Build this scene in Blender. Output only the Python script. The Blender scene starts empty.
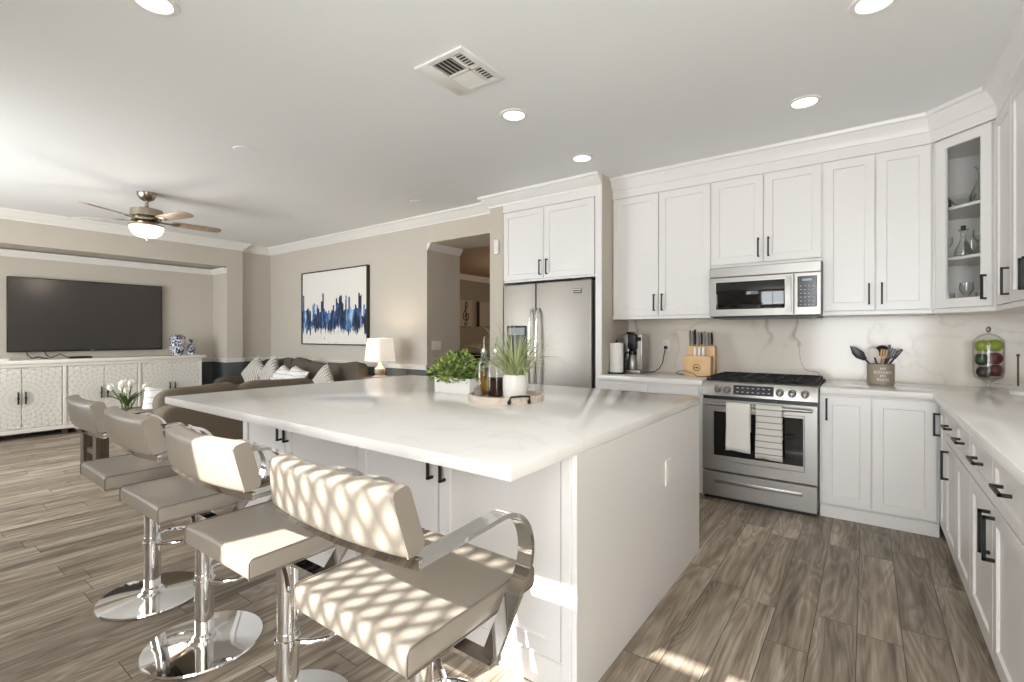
import bpy, bmesh, math, random
from mathutils import Vector, Matrix

random.seed(7)
SC = bpy.context.scene
COL = SC.collection
PI = math.pi

# ------------------------------------------------------------------ camera, world, sun, big lights, exposure
cam_data = bpy.data.cameras.new('camera')
cam = bpy.data.objects.new('camera', cam_data); COL.objects.link(cam)
cam.location = (0, 0, 1.27)
cam.rotation_euler = (math.radians(90), 0, math.radians(36.387))
cam_data.sensor_width = 36.0
cam_data.lens = 480.7 / 1024 * 36.0
cam_data.shift_y = -6.6 / 1024
cam_data.clip_start = 0.02
SC.camera = cam

world = bpy.data.worlds.new('world'); SC.world = world; world.use_nodes = True
bg = world.node_tree.nodes['Background']
bg.inputs[0].default_value = (0.93, 0.96, 1.0, 1); bg.inputs[1].default_value = 2.0

sun_data = bpy.data.lights.new('sun', 'SUN'); sun_data.energy = 18.0; sun_data.angle = math.radians(0.55)
sun_data.color = (1.0, 0.98, 0.95)
sun = bpy.data.objects.new('sun', sun_data); COL.objects.link(sun)
SUN_DIR = Vector((0.18, 0.76, -0.64)).normalized()
sun.rotation_euler = SUN_DIR.to_track_quat('-Z', 'Y').to_euler()


def area(name, loc, direction, sx, sy, power, color=(1, 1, 1), spread=180):
    d = bpy.data.lights.new(name, 'AREA'); d.shape = 'RECTANGLE'; d.size = sx; d.size_y = sy
    d.energy = power; d.color = color; d.spread = math.radians(spread)
    o = bpy.data.objects.new(name, d); COL.objects.link(o); o.location = loc
    o.rotation_euler = Vector(direction).to_track_quat('-Z', 'Z').to_euler()
    return o


REAR = -1.1
# area lamps: daylight at the high window, added fill at two unseen windows
area('daylight_high_window', (-1.465, REAR - 0.10, 2.33), (0, 1, 0), 0.84, 0.5, 7, (0.92, 0.965, 1.0))
area('fill_kitchen_window', (0.02, REAR - 0.10, 1.38), (0, 1, 0), 1.6, 2.1, 80, (0.90, 0.955, 1.0))
area('fill_living_window', (-6.0, REAR - 0.10, 1.45), (0, 1, 0), 3.0, 1.9, 85, (0.90, 0.955, 1.0), 140)

SC.view_settings.view_transform = 'Standard'
SC.view_settings.look = 'None'
SC.view_settings.gamma = 1.0
SC.view_settings.use_curve_mapping = False
SC.view_settings.exposure = 0.30
SC.cycles.max_bounces = 10
SC.cycles.diffuse_bounces = 6
SC.cycles.glossy_bounces = 5
SC.cycles.transmission_bounces = 8
SC.cycles.transparent_max_bounces = 12
SC.cycles.caustics_reflective = False
SC.cycles.caustics_refractive = False
SC.cycles.sample_clamp_indirect = 6.0
SC.cycles.use_denoising = True


# ------------------------------------------------------------------ materials
def lin(c):
    c /= 255.0
    return c / 12.92 if c <= 0.04045 else ((c + 0.055) / 1.055) ** 2.4


def C(r, g, b):
    return (lin(r), lin(g), lin(b), 1.0)


class NT:
    """small helper around a material's node tree"""
    def __init__(self, name):
        self.m = bpy.data.materials.new(name); self.m.use_nodes = True
        self.t = self.m.node_tree
        self.b = self.t.nodes['Principled BSDF']
        self.out = self.t.nodes['Material Output']

    def n(self, kind, **kw):
        x = self.t.nodes.new(kind)
        for k, v in kw.items():
            setattr(x, k, v)
        return x

    def link(self, a, b):
        self.t.links.new(a, b)

    def math(self, op, a, b=None, c=None):
        x = self.n('ShaderNodeMath', operation=op)
        for i, v in enumerate((a, b, c)):
            if v is None:
                continue
            if isinstance(v, (int, float)):
                x.inputs[i].default_value = v
            else:
                self.link(v, x.inputs[i])
        return x.outputs[0]

    def mix(self, fac, a, b):
        x = self.n('ShaderNodeMix', data_type='RGBA')
        for i, v in ((0, fac), (6, a), (7, b)):
            if isinstance(v, (int, float)):
                x.inputs[i].default_value = v
            elif isinstance(v, tuple):
                x.inputs[i].default_value = v
            else:
                self.link(v, x.inputs[i])
        return x.outputs[2]

    def ramp(self, fac, stops):
        x = self.n('ShaderNodeValToRGB')
        el = x.color_ramp.elements
        while len(el) < len(stops):
            el.new(0.5)
        for e, (p, c) in zip(el, stops):
            e.position = p; e.color = c
        self.link(fac, x.inputs[0])
        return x.outputs[0]

    def coord(self, kind='Object'):
        return self.n('ShaderNodeTexCoord').outputs[kind]

    def noise(self, vec, scale, detail=3, rough=0.5, dist=0.0):
        x = self.n('ShaderNodeTexNoise')
        x.inputs['Scale'].default_value = scale; x.inputs['Detail'].default_value = detail
        x.inputs['Roughness'].default_value = rough; x.inputs['Distortion'].default_value = dist
        if vec is not None:
            self.link(vec, x.inputs['Vector'])
        return x.outputs['Fac']

    def mapping(self, vec, scale=(1, 1, 1), loc=(0, 0, 0), rot=(0, 0, 0)):
        x = self.n('ShaderNodeMapping')
        x.inputs['Scale'].default_value = scale; x.inputs['Location'].default_value = loc; x.inputs['Rotation'].default_value = rot
        self.link(vec, x.inputs[0])
        return x.outputs[0]

    def bump(self, height, strength=0.2, dist=0.01):
        x = self.n('ShaderNodeBump'); x.inputs['Strength'].default_value = strength; x.inputs['Distance'].default_value = dist
        self.link(height, x.inputs['Height'])
        self.link(x.outputs[0], self.b.inputs['Normal'])


def mat(name, col, rough=0.5, metal=0.0, vary=0.06, scale=8.0, bump=0.0, bscale=200.0, spec=0.5, emit=None, estr=0.0, coat=0.0):
    k = NT(name)
    vec = k.coord()
    f = k.noise(vec, scale)
    dark = tuple(max(0, c * (1 - vary)) for c in col[:3]) + (1,)
    lite = tuple(min(1, c * (1 + vary)) for c in col[:3]) + (1,)
    k.link(k.mix(f, dark, lite), k.b.inputs['Base Color'])
    k.b.inputs['Roughness'].default_value = rough
    k.b.inputs['Metallic'].default_value = metal
    k.b.inputs['Specular IOR Level'].default_value = spec
    k.b.inputs['Coat Weight'].default_value = coat
    if bump:
        k.bump(k.noise(vec, bscale, 4), bump, 0.002)
    if emit:
        k.b.inputs['Emission Color'].default_value = emit
        k.b.inputs['Emission Strength'].default_value = estr
    return k.m


def mat_glass(name, col=(1, 1, 1, 1), rough=0.0, ior=1.45):
    k = NT(name)
    f = k.noise(k.coord(), 3.0)
    k.link(k.mix(f, tuple(c * 0.985 for c in col[:3]) + (1,), col), k.b.inputs['Base Color'])
    k.b.inputs['Roughness'].default_value = rough
    k.b.inputs['Transmission Weight'].default_value = 1.0
    k.b.inputs['IOR'].default_value = ior
    return k.m


def mat_pane(name, tint=(0.93, 0.95, 0.93, 1), gloss=0.08):
    """thin window glass: mostly clear with a Fresnel reflection, light passes straight through"""
    k = NT(name)
    tr = k.n('ShaderNodeBsdfTransparent'); tr.inputs[0].default_value = tint
    gl = k.n('ShaderNodeBsdfGlossy'); gl.inputs['Roughness'].default_value = 0.02
    lw = k.n('ShaderNodeLayerWeight'); lw.inputs['Blend'].default_value = 0.15
    mx = k.n('ShaderNodeMixShader')
    k.link(k.math('ADD', k.math('MULTIPLY', lw.outputs['Fresnel'], 0.5), gloss * 0.3), mx.inputs[0])
    k.link(tr.outputs[0], mx.inputs[1]); k.link(gl.outputs[0], mx.inputs[2])
    k.link(mx.outputs[0], k.out.inputs[0])
    return k.m


def mat_floor():
    k = NT('wood_look_plank_tile')
    PW, PL, X0 = 0.1535, 0.915, -0.032
    geo = k.coord()
    sep = k.n('ShaderNodeSeparateXYZ'); k.link(geo, sep.inputs[0])
    x, y = sep.outputs[0], sep.outputs[1]
    u = k.math('DIVIDE', k.math('SUBTRACT', x, X0), PW)
    col = k.math('FLOOR', u); fu = k.math('FRACT', u)
    wn = k.n('ShaderNodeTexWhiteNoise', noise_dimensions='1D'); k.link(col, wn.inputs['W'])
    v = k.math('ADD', k.math('DIVIDE', y, PL), k.math('MULTIPLY', wn.outputs['Value'], 7.3))
    row = k.math('FLOOR', v); fv = k.math('FRACT', v)
    comb = k.n('ShaderNodeCombineXYZ'); k.link(col, comb.inputs[0]); k.link(row, comb.inputs[1])
    wn2 = k.n('ShaderNodeTexWhiteNoise', noise_dimensions='3D'); k.link(comb.outputs[0], wn2.inputs['Vector'])
    rnd = wn2.outputs['Value']
    # grain coordinates differ from plank to plank
    off = k.n('ShaderNodeVectorMath', operation='SCALE'); k.link(wn2.outputs['Color'], off.inputs[0]); off.inputs['Scale'].default_value = 40.0
    add = k.n('ShaderNodeVectorMath', operation='ADD'); k.link(geo, add.inputs[0]); k.link(off.outputs[0], add.inputs[1])
    g1 = k.noise(k.mapping(add.outputs[0], (30, 1.6, 1)), 1.0, 5, 0.6, 0.8)
    fld = k.noise(k.mapping(add.outputs[0], (7.5, 1.0, 1)), 1.0, 2, 0.45, 0.5)
    rings = k.math('ADD', 0.5, k.math('MULTIPLY', 0.5, k.math('SINE', k.math('MULTIPLY', fld, 75.0))))
    g3 = k.noise(k.mapping(add.outputs[0], (170, 7, 1)), 1.0, 3, 0.6)
    broad = k.noise(k.mapping(add.outputs[0], (9, 0.8, 1)), 1.0, 3, 0.5, 0.6)
    g = k.math('ADD', k.math('ADD', k.math('MULTIPLY', g1, 0.36), k.math('MULTIPLY', rings, 0.075)),
               k.math('ADD', k.math('MULTIPLY', g3, 0.17), k.math('MULTIPLY', broad, 0.42)))
    base = k.ramp(g, [(0.36, C(88, 75, 62)), (0.46, C(126, 112, 96)), (0.55, C(152, 138, 121)), (0.67, C(190, 178, 162))])
    tone = k.math('ADD', 0.84, k.math('MULTIPLY', rnd, 0.40))
    hs = k.n('ShaderNodeHueSaturation'); k.link(base, hs.inputs['Color']); k.link(tone, hs.inputs['Value'])
    hs.inputs['Saturation'].default_value = 0.95
    # grout joints
    ex = k.math('MULTIPLY', k.math('MINIMUM', fu, k.math('SUBTRACT', 1.0, fu)), PW)
    ey = k.math('MULTIPLY', k.math('MINIMUM', fv, k.math('SUBTRACT', 1.0, fv)), PL)
    jm = k.math('LESS_THAN', k.math('MINIMUM', ex, ey), 0.0016)
    k.link(k.mix(jm, hs.outputs[0], C(66, 56, 47)), k.b.inputs['Base Color'])
    k.link(k.math('ADD', 0.36, k.math('MULTIPLY', g1, 0.22)), k.b.inputs['Roughness'])
    h = k.math('SUBTRACT', k.math('MULTIPLY', g, 0.4), jm)
    k.bump(h, 0.25, 0.002)
    return k.m


def mat_marble(name, base, vein, amount, vscale, rough, seed):
    k = NT(name)
    vec = k.mapping(k.coord(), (1, 1, 1), (seed, seed * 0.7, seed * 1.3), (0.3, 0.5, 0.9))
    warp = k.noise(vec, 1.6, 4, 0.55)
    w2 = k.n('ShaderNodeVectorMath', operation='ADD'); k.link(vec, w2.inputs[0])
    sc = k.n('ShaderNodeCombineXYZ'); [k.link(k.math('MULTIPLY', warp, 0.8), sc.inputs[i]) for i in range(3)]
    k.link(sc.outputs[0], w2.inputs[1])
    n1 = k.noise(w2.outputs[0], vscale, 2, 0.45, 0.3)
    d = k.math('ABSOLUTE', k.math('SUBTRACT', n1, 0.5))
    vmask = k.ramp(d, [(0.0, (1, 1, 1, 1)), (0.006, (0.4, 0.4, 0.4, 1)), (0.018, (0, 0, 0, 1))])
    patch = k.ramp(k.noise(vec, 1.1, 2), [(0.42, (0, 0, 0, 1)), (0.62, (1, 1, 1, 1))])
    m = k.math('MULTIPLY', k.math('MULTIPLY', vmask, patch), amount)
    cloud = k.mix(k.noise(vec, 2.4, 4), tuple(c * 0.965 for c in base[:3]) + (1,), base)
    k.link(k.mix(m, cloud, vein), k.b.inputs['Base Color'])
    k.b.inputs['Roughness'].default_value = rough
    return k.m


def mat_wall_two_tone(name, upper, lower, z):
    """wall painted in two colours above and below the chair rail"""
    k = NT(name)
    geo = k.coord(); sep = k.n('ShaderNodeSeparateXYZ'); k.link(geo, sep.inputs[0])
    f = k.noise(geo, 3.0)
    up = k.mix(f, tuple(c * 0.97 for c in upper[:3]) + (1,), upper)
    k.link(k.mix(k.math('LESS_THAN', sep.outputs[2], z), up, lower), k.b.inputs['Base Color'])
    k.b.inputs['Roughness'].default_value = 0.6
    k.bump(k.noise(geo, 160, 3), 0.05, 0.002)
    return k.m


def mat_steel(name, col, rough, stretch=(1, 1, 120)):
    k = NT(name)
    vec = k.mapping(k.coord(), stretch)
    f = k.noise(vec, 6.0, 4, 0.6)
    k.link(k.mix(f, tuple(c * 0.93 for c in col[:3]) + (1,), col), k.b.inputs['Base Color'])
    k.b.inputs['Metallic'].default_value = 1.0
    k.link(k.math('ADD', rough - 0.04, k.math('MULTIPLY', f, 0.10)), k.b.inputs['Roughness'])
    return k.m


def mat_mandala():
    """carved whitewashed wood: rings of petals around each door pair's centre (object y runs along the front, z up)"""
    k = NT('carved_whitewashed_wood')
    geo = k.coord(); sep = k.n('ShaderNodeSeparateXYZ'); k.link(geo, sep.inputs[0])
    P = 0.78
    yy = k.math('SUBTRACT', k.math('FRACT', k.math('DIVIDE', sep.outputs[1], P)), 0.5)
    yy = k.math('MULTIPLY', yy, P)
    zz = k.math('SUBTRACT', sep.outputs[2], 0.49)
    r = k.math('SQRT', k.math('ADD', k.math('MULTIPLY', yy, yy), k.math('MULTIPLY', zz, zz)))
    a = k.math('ARCTAN2', zz, yy)
    ring = k.math('FRACT', k.math('MULTIPLY', r, 19.0))
    idx = k.math('FLOOR', k.math('MULTIPLY', r, 19.0))
    pet = k.math('ABSOLUTE', k.math('SINE', k.math('ADD', k.math('MULTIPLY', a, 16.0), k.math('MULTIPLY', idx, 1.57))))
    arch = k.math('SUBTRACT', k.math('MULTIPLY', pet, 0.9), ring)
    line = k.math('ABSOLUTE', arch)
    h1 = k.ramp(line, [(0.0, (0, 0, 0, 1)), (0.16, (1, 1, 1, 1))])
    h2 = k.ramp(ring, [(0.0, (0, 0, 0, 1)), (0.08, (1, 1, 1, 1)), (0.92, (1, 1, 1, 1)), (1.0, (0, 0, 0, 1))])
    vo = k.noise(geo, 60, 4, 0.7)
    h = k.math('MULTIPLY', k.math('MULTIPLY', h1, h2), k.math('ADD', 0.7, k.math('MULTIPLY', vo, 0.6)))
    k.link(k.mix(k.math('MINIMUM', h, 1.0), C(208, 201, 190), C(232, 228, 220)), k.b.inputs['Base Color'])
    k.b.inputs['Roughness'].default_value = 0.65
    k.bump(h, 0.8, 0.006)
    return k.m


def mat_painting():
    """loose abstract of vertical blue and black paint strokes across the middle of a pale canvas"""
    k = NT('abstract_blue_canvas')
    geo = k.coord(); sep = k.n('ShaderNodeSeparateXYZ'); k.link(geo, sep.inputs[0])
    x, z = sep.outputs[0], sep.outputs[2]
    # uneven upper and lower edge of the painted band, stepped per narrow stroke
    sx = k.math('FLOOR', k.math('MULTIPLY', x, 26))
    cx = k.n('ShaderNodeCombineXYZ'); k.link(sx, cx.inputs[0])
    top_n = k.noise(k.mapping(cx.outputs[0], (0.35, 1, 1)), 1.0, 3, 0.7)
    wn = k.n('ShaderNodeTexWhiteNoise', noise_dimensions='1D'); k.link(sx, wn.inputs['W'])
    top = k.math('ADD', -0.12, k.math('ADD', k.math('MULTIPLY', top_n, 1.5), k.math('MULTIPLY', wn.outputs['Value'], 0.12)))
    wob = k.noise(k.mapping(geo, (9, 1, 7)), 1.0, 4, 0.6)
    bot = k.math('ADD', 0.04, k.math('MULTIPLY', k.noise(k.mapping(geo, (18, 1, 1.6)), 1.0, 5, 0.75), 0.56))
    zz = k.math('ADD', z, k.math('MULTIPLY', wob, 0.22))
    inside = k.math('MULTIPLY', k.math('LESS_THAN', zz, top), k.math('GREATER_THAN', zz, bot))
    colr = k.noise(k.mapping(geo, (10, 1, 3)), 1.0, 5, 0.65, 0.8)
    ink = k.ramp(colr, [(0.40, C(18, 20, 28)), (0.48, C(34, 54, 92)), (0.56, C(62, 104, 156)), (0.62, C(135, 172, 202)), (0.72, C(208, 216, 220))])
    spl = k.math('GREATER_THAN', k.noise(k.mapping(geo, (26, 1, 15)), 1.0, 2), 0.70)
    spl = k.math('MULTIPLY', spl, k.math('LESS_THAN', z, 0.40))
    c = k.mix(inside, C(226, 221, 213), ink)
    c = k.mix(k.math('MULTIPLY', spl, 0.9), c, C(26, 30, 42))
    k.link(c, k.b.inputs['Base Color']); k.b.inputs['Roughness'].default_value = 0.7
    return k.m


def mat_porcelain():
    k = NT('blue_and_white_porcelain')
    geo = k.coord()
    n = k.noise(geo, 30, 4, 0.6, 1.2)
    c = k.ramp(n, [(0.44, C(28, 38, 70)), (0.49, C(96, 108, 138)), (0.54, C(226, 226, 226))])
    k.link(c, k.b.inputs['Base Color']); k.b.inputs['Roughness'].default_value = 0.18
    return k.m


def mat_stripes(name, base, line, freq, width, axis, noise=0.0, rough=0.85):
    k = NT(name)
    geo = k.coord(); sep = k.n('ShaderNodeSeparateXYZ'); k.link(geo, sep.inputs[0])
    v = k.math('MULTIPLY', sep.outputs[axis], freq)
    if noise:
        v = k.math('ADD', v, k.math('MULTIPLY', k.noise(geo, 14), noise))
    m = k.math('LESS_THAN', k.math('FRACT', v), width)
    k.link(k.mix(m, base, line), k.b.inputs['Base Color']); k.b.inputs['Roughness'].default_value = rough
    k.bump(k.noise(geo, 300), 0.15, 0.002)
    return k.m


def mat_leaf(name, a, b, rough=0.45):
    k = NT(name)
    g = k.n('ShaderNodeNewGeometry')
    k.link(k.ramp(g.outputs['Random Per Island'], [(0.0, a), (1.0, b)]), k.b.inputs['Base Color'])
    k.b.inputs['Roughness'].default_value = rough
    k.b.inputs['Subsurface Weight'].default_value = 0.0
    tr = k.n('ShaderNodeBsdfTranslucent')
    k.link(k.ramp(g.outputs['Random Per Island'], [(0.0, a), (1.0, b)]), tr.inputs[0])
    mx = k.n('ShaderNodeMixShader'); mx.inputs[0].default_value = 0.25
    k.link(k.b.outputs[0], mx.inputs[1]); k.link(tr.outputs[0], mx.inputs[2]); k.link(mx.outputs[0], k.out.inputs[0])
    return k.m


def mat_wood(name, a, b, scale=(3, 30, 30), rough=0.5):
    k = NT(name)
    n = k.noise(k.mapping(k.coord(), scale), 1.0, 5, 0.6, 0.5)
    k.link(k.ramp(n, [(0.3, a), (0.7, b)]), k.b.inputs['Base Color'])
    k.b.inputs['Roughness'].default_value = rough
    k.bump(n, 0.15, 0.002)
    return k.m


M = {}
M['floor'] = mat_floor()
M['ceiling'] = mat('ceiling_paint', C(236, 237, 236), 0.7, vary=0.012, scale=2, bump=0.03, bscale=120)
M['taupe'] = mat('taupe_wall_paint', C(199, 190, 176), 0.65, vary=0.015, scale=3, bump=0.05, bscale=160)
M['wall_living'] = mat_wall_two_tone('taupe_and_slate_wall_paint', C(196, 189, 177), C(84, 90, 90), 0.85)
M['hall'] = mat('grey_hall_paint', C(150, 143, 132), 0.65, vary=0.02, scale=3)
M['hallceil'] = mat('lamplit_hall_ceiling', C(205, 180, 155), 0.7, vary=0.02, scale=3)  # orange lamplight put into the ceiling colour
M['trim'] = mat('white_trim_paint', C(232, 229, 224), 0.35, vary=0.012, scale=4)
M['cab'] = mat('white_cabinet_paint', C(232, 229, 226), 0.32, vary=0.012, scale=4)
M['cabin'] = mat('cabinet_interior_paint', C(232, 226, 212), 0.5, vary=0.02, scale=4)
M['black'] = mat('matte_black_metal', C(26, 25, 25), 0.4, 0.3, vary=0.1, scale=30)
M['blackpl'] = mat('black_plastic', C(22, 22, 23), 0.35, vary=0.1, scale=20)
M['iron'] = mat('cast_iron', C(24, 24, 25), 0.6, 0.2, vary=0.2, scale=40, bump=0.2)
M['quartz'] = mat_marble('white_quartz', C(238, 235, 231), C(200, 193, 185), 0.18, 1.3, 0.12, 3.1)
M['splash'] = mat_marble('veined_backsplash_slab', C(226, 217, 205), C(168, 154, 138), 0.9, 1.25, 0.14, 5.9)
M['chrome'] = mat('chrome', C(238, 238, 238), 0.045, 1.0, vary=0.01, scale=5)
M['steel'] = mat_steel('brushed_steel', C(168, 164, 159), 0.38, (1, 1, 120))
M['steelv'] = mat_steel('brushed_fridge_steel', C(178, 172, 164), 0.48, (1, 1, 120))
M['nickel'] = mat_steel('brushed_nickel', C(170, 158, 142), 0.25)
M['leather'] = mat('taupe_faux_leather', C(138, 129, 117), 0.36, vary=0.04, scale=12, bump=0.12, bscale=420)
M['leatherdk'] = mat('taupe_faux_leather_piping', C(112, 102, 92), 0.4, vary=0.04, scale=12)
M['darkglass'] = mat('dark_glass', C(12, 12, 13), 0.06, vary=0.1, scale=5, spec=0.6)
M['tvscreen'] = mat('tv_screen_glass', C(56, 52, 50), 0.22, vary=0.05, scale=3, spec=0.7)  # base colour lifted to stand in for the room's reflection
M['sofa'] = mat('brown_sofa_fabric', C(112, 101, 87), 0.9, vary=0.10, scale=60, bump=0.4, bscale=300)
M['sofa_shaded'] = mat('shaded_brown_sofa_fabric', C(84, 76, 66), 0.9, vary=0.10, scale=60, bump=0.4, bscale=300)  # same fabric, colour darkened for the shadow along the painting wall
M['pillow'] = mat_stripes('striped_pillow_fabric', C(206, 202, 194), C(140, 136, 128), 26, 0.35, 0, 1.2)
M['pillowlight'] = mat_stripes('pale_pillow_fabric', C(232, 230, 226), C(178, 176, 172), 18, 0.16, 2, 0.6)
M['carved'] = mat_mandala()
M['washed'] = mat('whitewashed_wood', C(229, 224, 215), 0.6, vary=0.06, scale=14, bump=0.1, bscale=60)
M['painting'] = mat_painting()
M['porcelain'] = mat_porcelain()
M['boxwood'] = mat_leaf('boxwood_leaf', C(58, 88, 40), C(186, 204, 116))
M['grass'] = mat_leaf('grass_blade', C(128, 142, 84), C(212, 216, 168))
M['tulipleaf'] = mat_leaf('tulip_leaf', C(52, 72, 34), C(104, 124, 62))
M['petal'] = mat_leaf('white_petal', C(238, 234, 222), C(248, 246, 238))
M['whiteceramic'] = mat('white_ceramic', C(232, 229, 224), 0.4, vary=0.02, scale=10)
M['traywood'] = mat_wood('whitewashed_tray_wood', C(196, 178, 160), C(228, 218, 206), (4, 40, 40), 0.55)
M['blockwood'] = mat_wood('light_block_wood', C(208, 168, 118), C(230, 196, 150), (4, 30, 6), 0.5)
M['darkwood'] = mat_wood('dark_table_wood', C(56, 47, 40), C(98, 84, 70), (30, 30, 3), 0.5)
M['fanblade'] = mat_wood('taupe_fan_blade', C(140, 124, 108), C(176, 160, 142), (3, 25, 25), 0.4)
M['oil'] = mat_glass('olive_oil', C(200, 150, 36), 0.0, 1.2)
M['vinegar'] = mat_glass('dark_vinegar', C(84, 34, 22), 0.0, 1.2)
M['glass'] = mat_pane('clear_glass', (0.97, 0.98, 0.97, 1), 0.15)
M['pane'] = mat_pane('window_pane', (0.985, 0.985, 0.98, 1))
M['towel'] = mat_stripes('white_towel_cloth', C(226, 221, 214), C(218, 213, 206), 90, 0.3, 2, 0.4)
M['towelstripe'] = mat_stripes('grey_striped_towel_cloth', C(214, 209, 202), C(140, 136, 132), 22, 0.16, 2, 0.0)
M['crock'] = mat('taupe_stoneware', C(158, 146, 130), 0.5, vary=0.05, scale=20)
M['lettering'] = mat('white_lettering', C(240, 236, 228), 0.6, vary=0.01)
M['wiltedwood'] = mat_wood('wooden_spoon', C(176, 138, 96), C(206, 170, 126), (4, 30, 30), 0.6)
M['greyplastic'] = mat('grey_silicone', C(96, 98, 102), 0.45, vary=0.05)
M['palesilicone'] = mat('pale_silicone', C(208, 202, 192), 0.4, vary=0.03)
M['greenapple'] = mat('green_apple_skin', C(150, 166, 40), 0.3, vary=0.15, scale=20)
M['redapple'] = mat('dark_red_apple_skin', C(92, 22, 28), 0.28, vary=0.3, scale=20)
M['plum'] = mat('dark_plum_skin', C(46, 22, 30), 0.3, vary=0.3, scale=20)
M['avocado'] = mat('dark_green_fruit_skin', C(40, 60, 32), 0.4, vary=0.3, scale=20)
M['paper'] = mat('paper_towel', C(240, 238, 234), 0.9, vary=0.02, scale=30, bump=0.2)
M['outlet'] = mat('white_outlet_plastic', C(236, 233, 226), 0.35, vary=0.01)
M['slot'] = mat('outlet_slot', C(60, 56, 52), 0.6, vary=0.02)
M['lens'] = mat('lamp_lens', C(255, 250, 240), 0.4, vary=0.0, emit=(1.0, 0.97, 0.92, 1), estr=4.0)
M['bowlglass'] = mat('frosted_lamp_bowl', C(250, 236, 220), 0.4, vary=0.0, emit=(1.0, 0.82, 0.66, 1), estr=0.9)
M['shade'] = mat('lamp_shade_linen', C(244, 236, 224), 0.8, vary=0.02, emit=(1.0, 0.9, 0.78, 1), estr=0.35)
M['lampbase'] = mat('taupe_lamp_ceramic', C(170, 156, 140), 0.3, vary=0.05)
M['frame'] = mat('dark_picture_frame', C(42, 37, 33), 0.45, vary=0.1, scale=20)
M['artcanvas'] = mat('beige_art_canvas', C(176, 168, 154), 0.8, vary=0.08, scale=14)
M['piano'] = mat('black_lacquer', C(10, 10, 11), 0.08, vary=0.1)
M['display'] = mat('dark_display', C(16, 17, 20), 0.15, vary=0.1)
M['glyph'] = mat('display_marks', C(176, 180, 186), 0.5, vary=0.02)
M['ventdark'] = mat('duct_interior', C(70, 66, 62), 0.8, vary=0.05)
M['lattice'] = mat('white_lattice_paint', C(225, 222, 214), 0.5, vary=0.03)
M['patio'] = mat('patio_concrete', C(190, 182, 170), 0.8, vary=0.08, scale=6)
M['stone'] = mat('grey_stone', C(140, 134, 126), 0.6, vary=0.15, scale=30)


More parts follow.
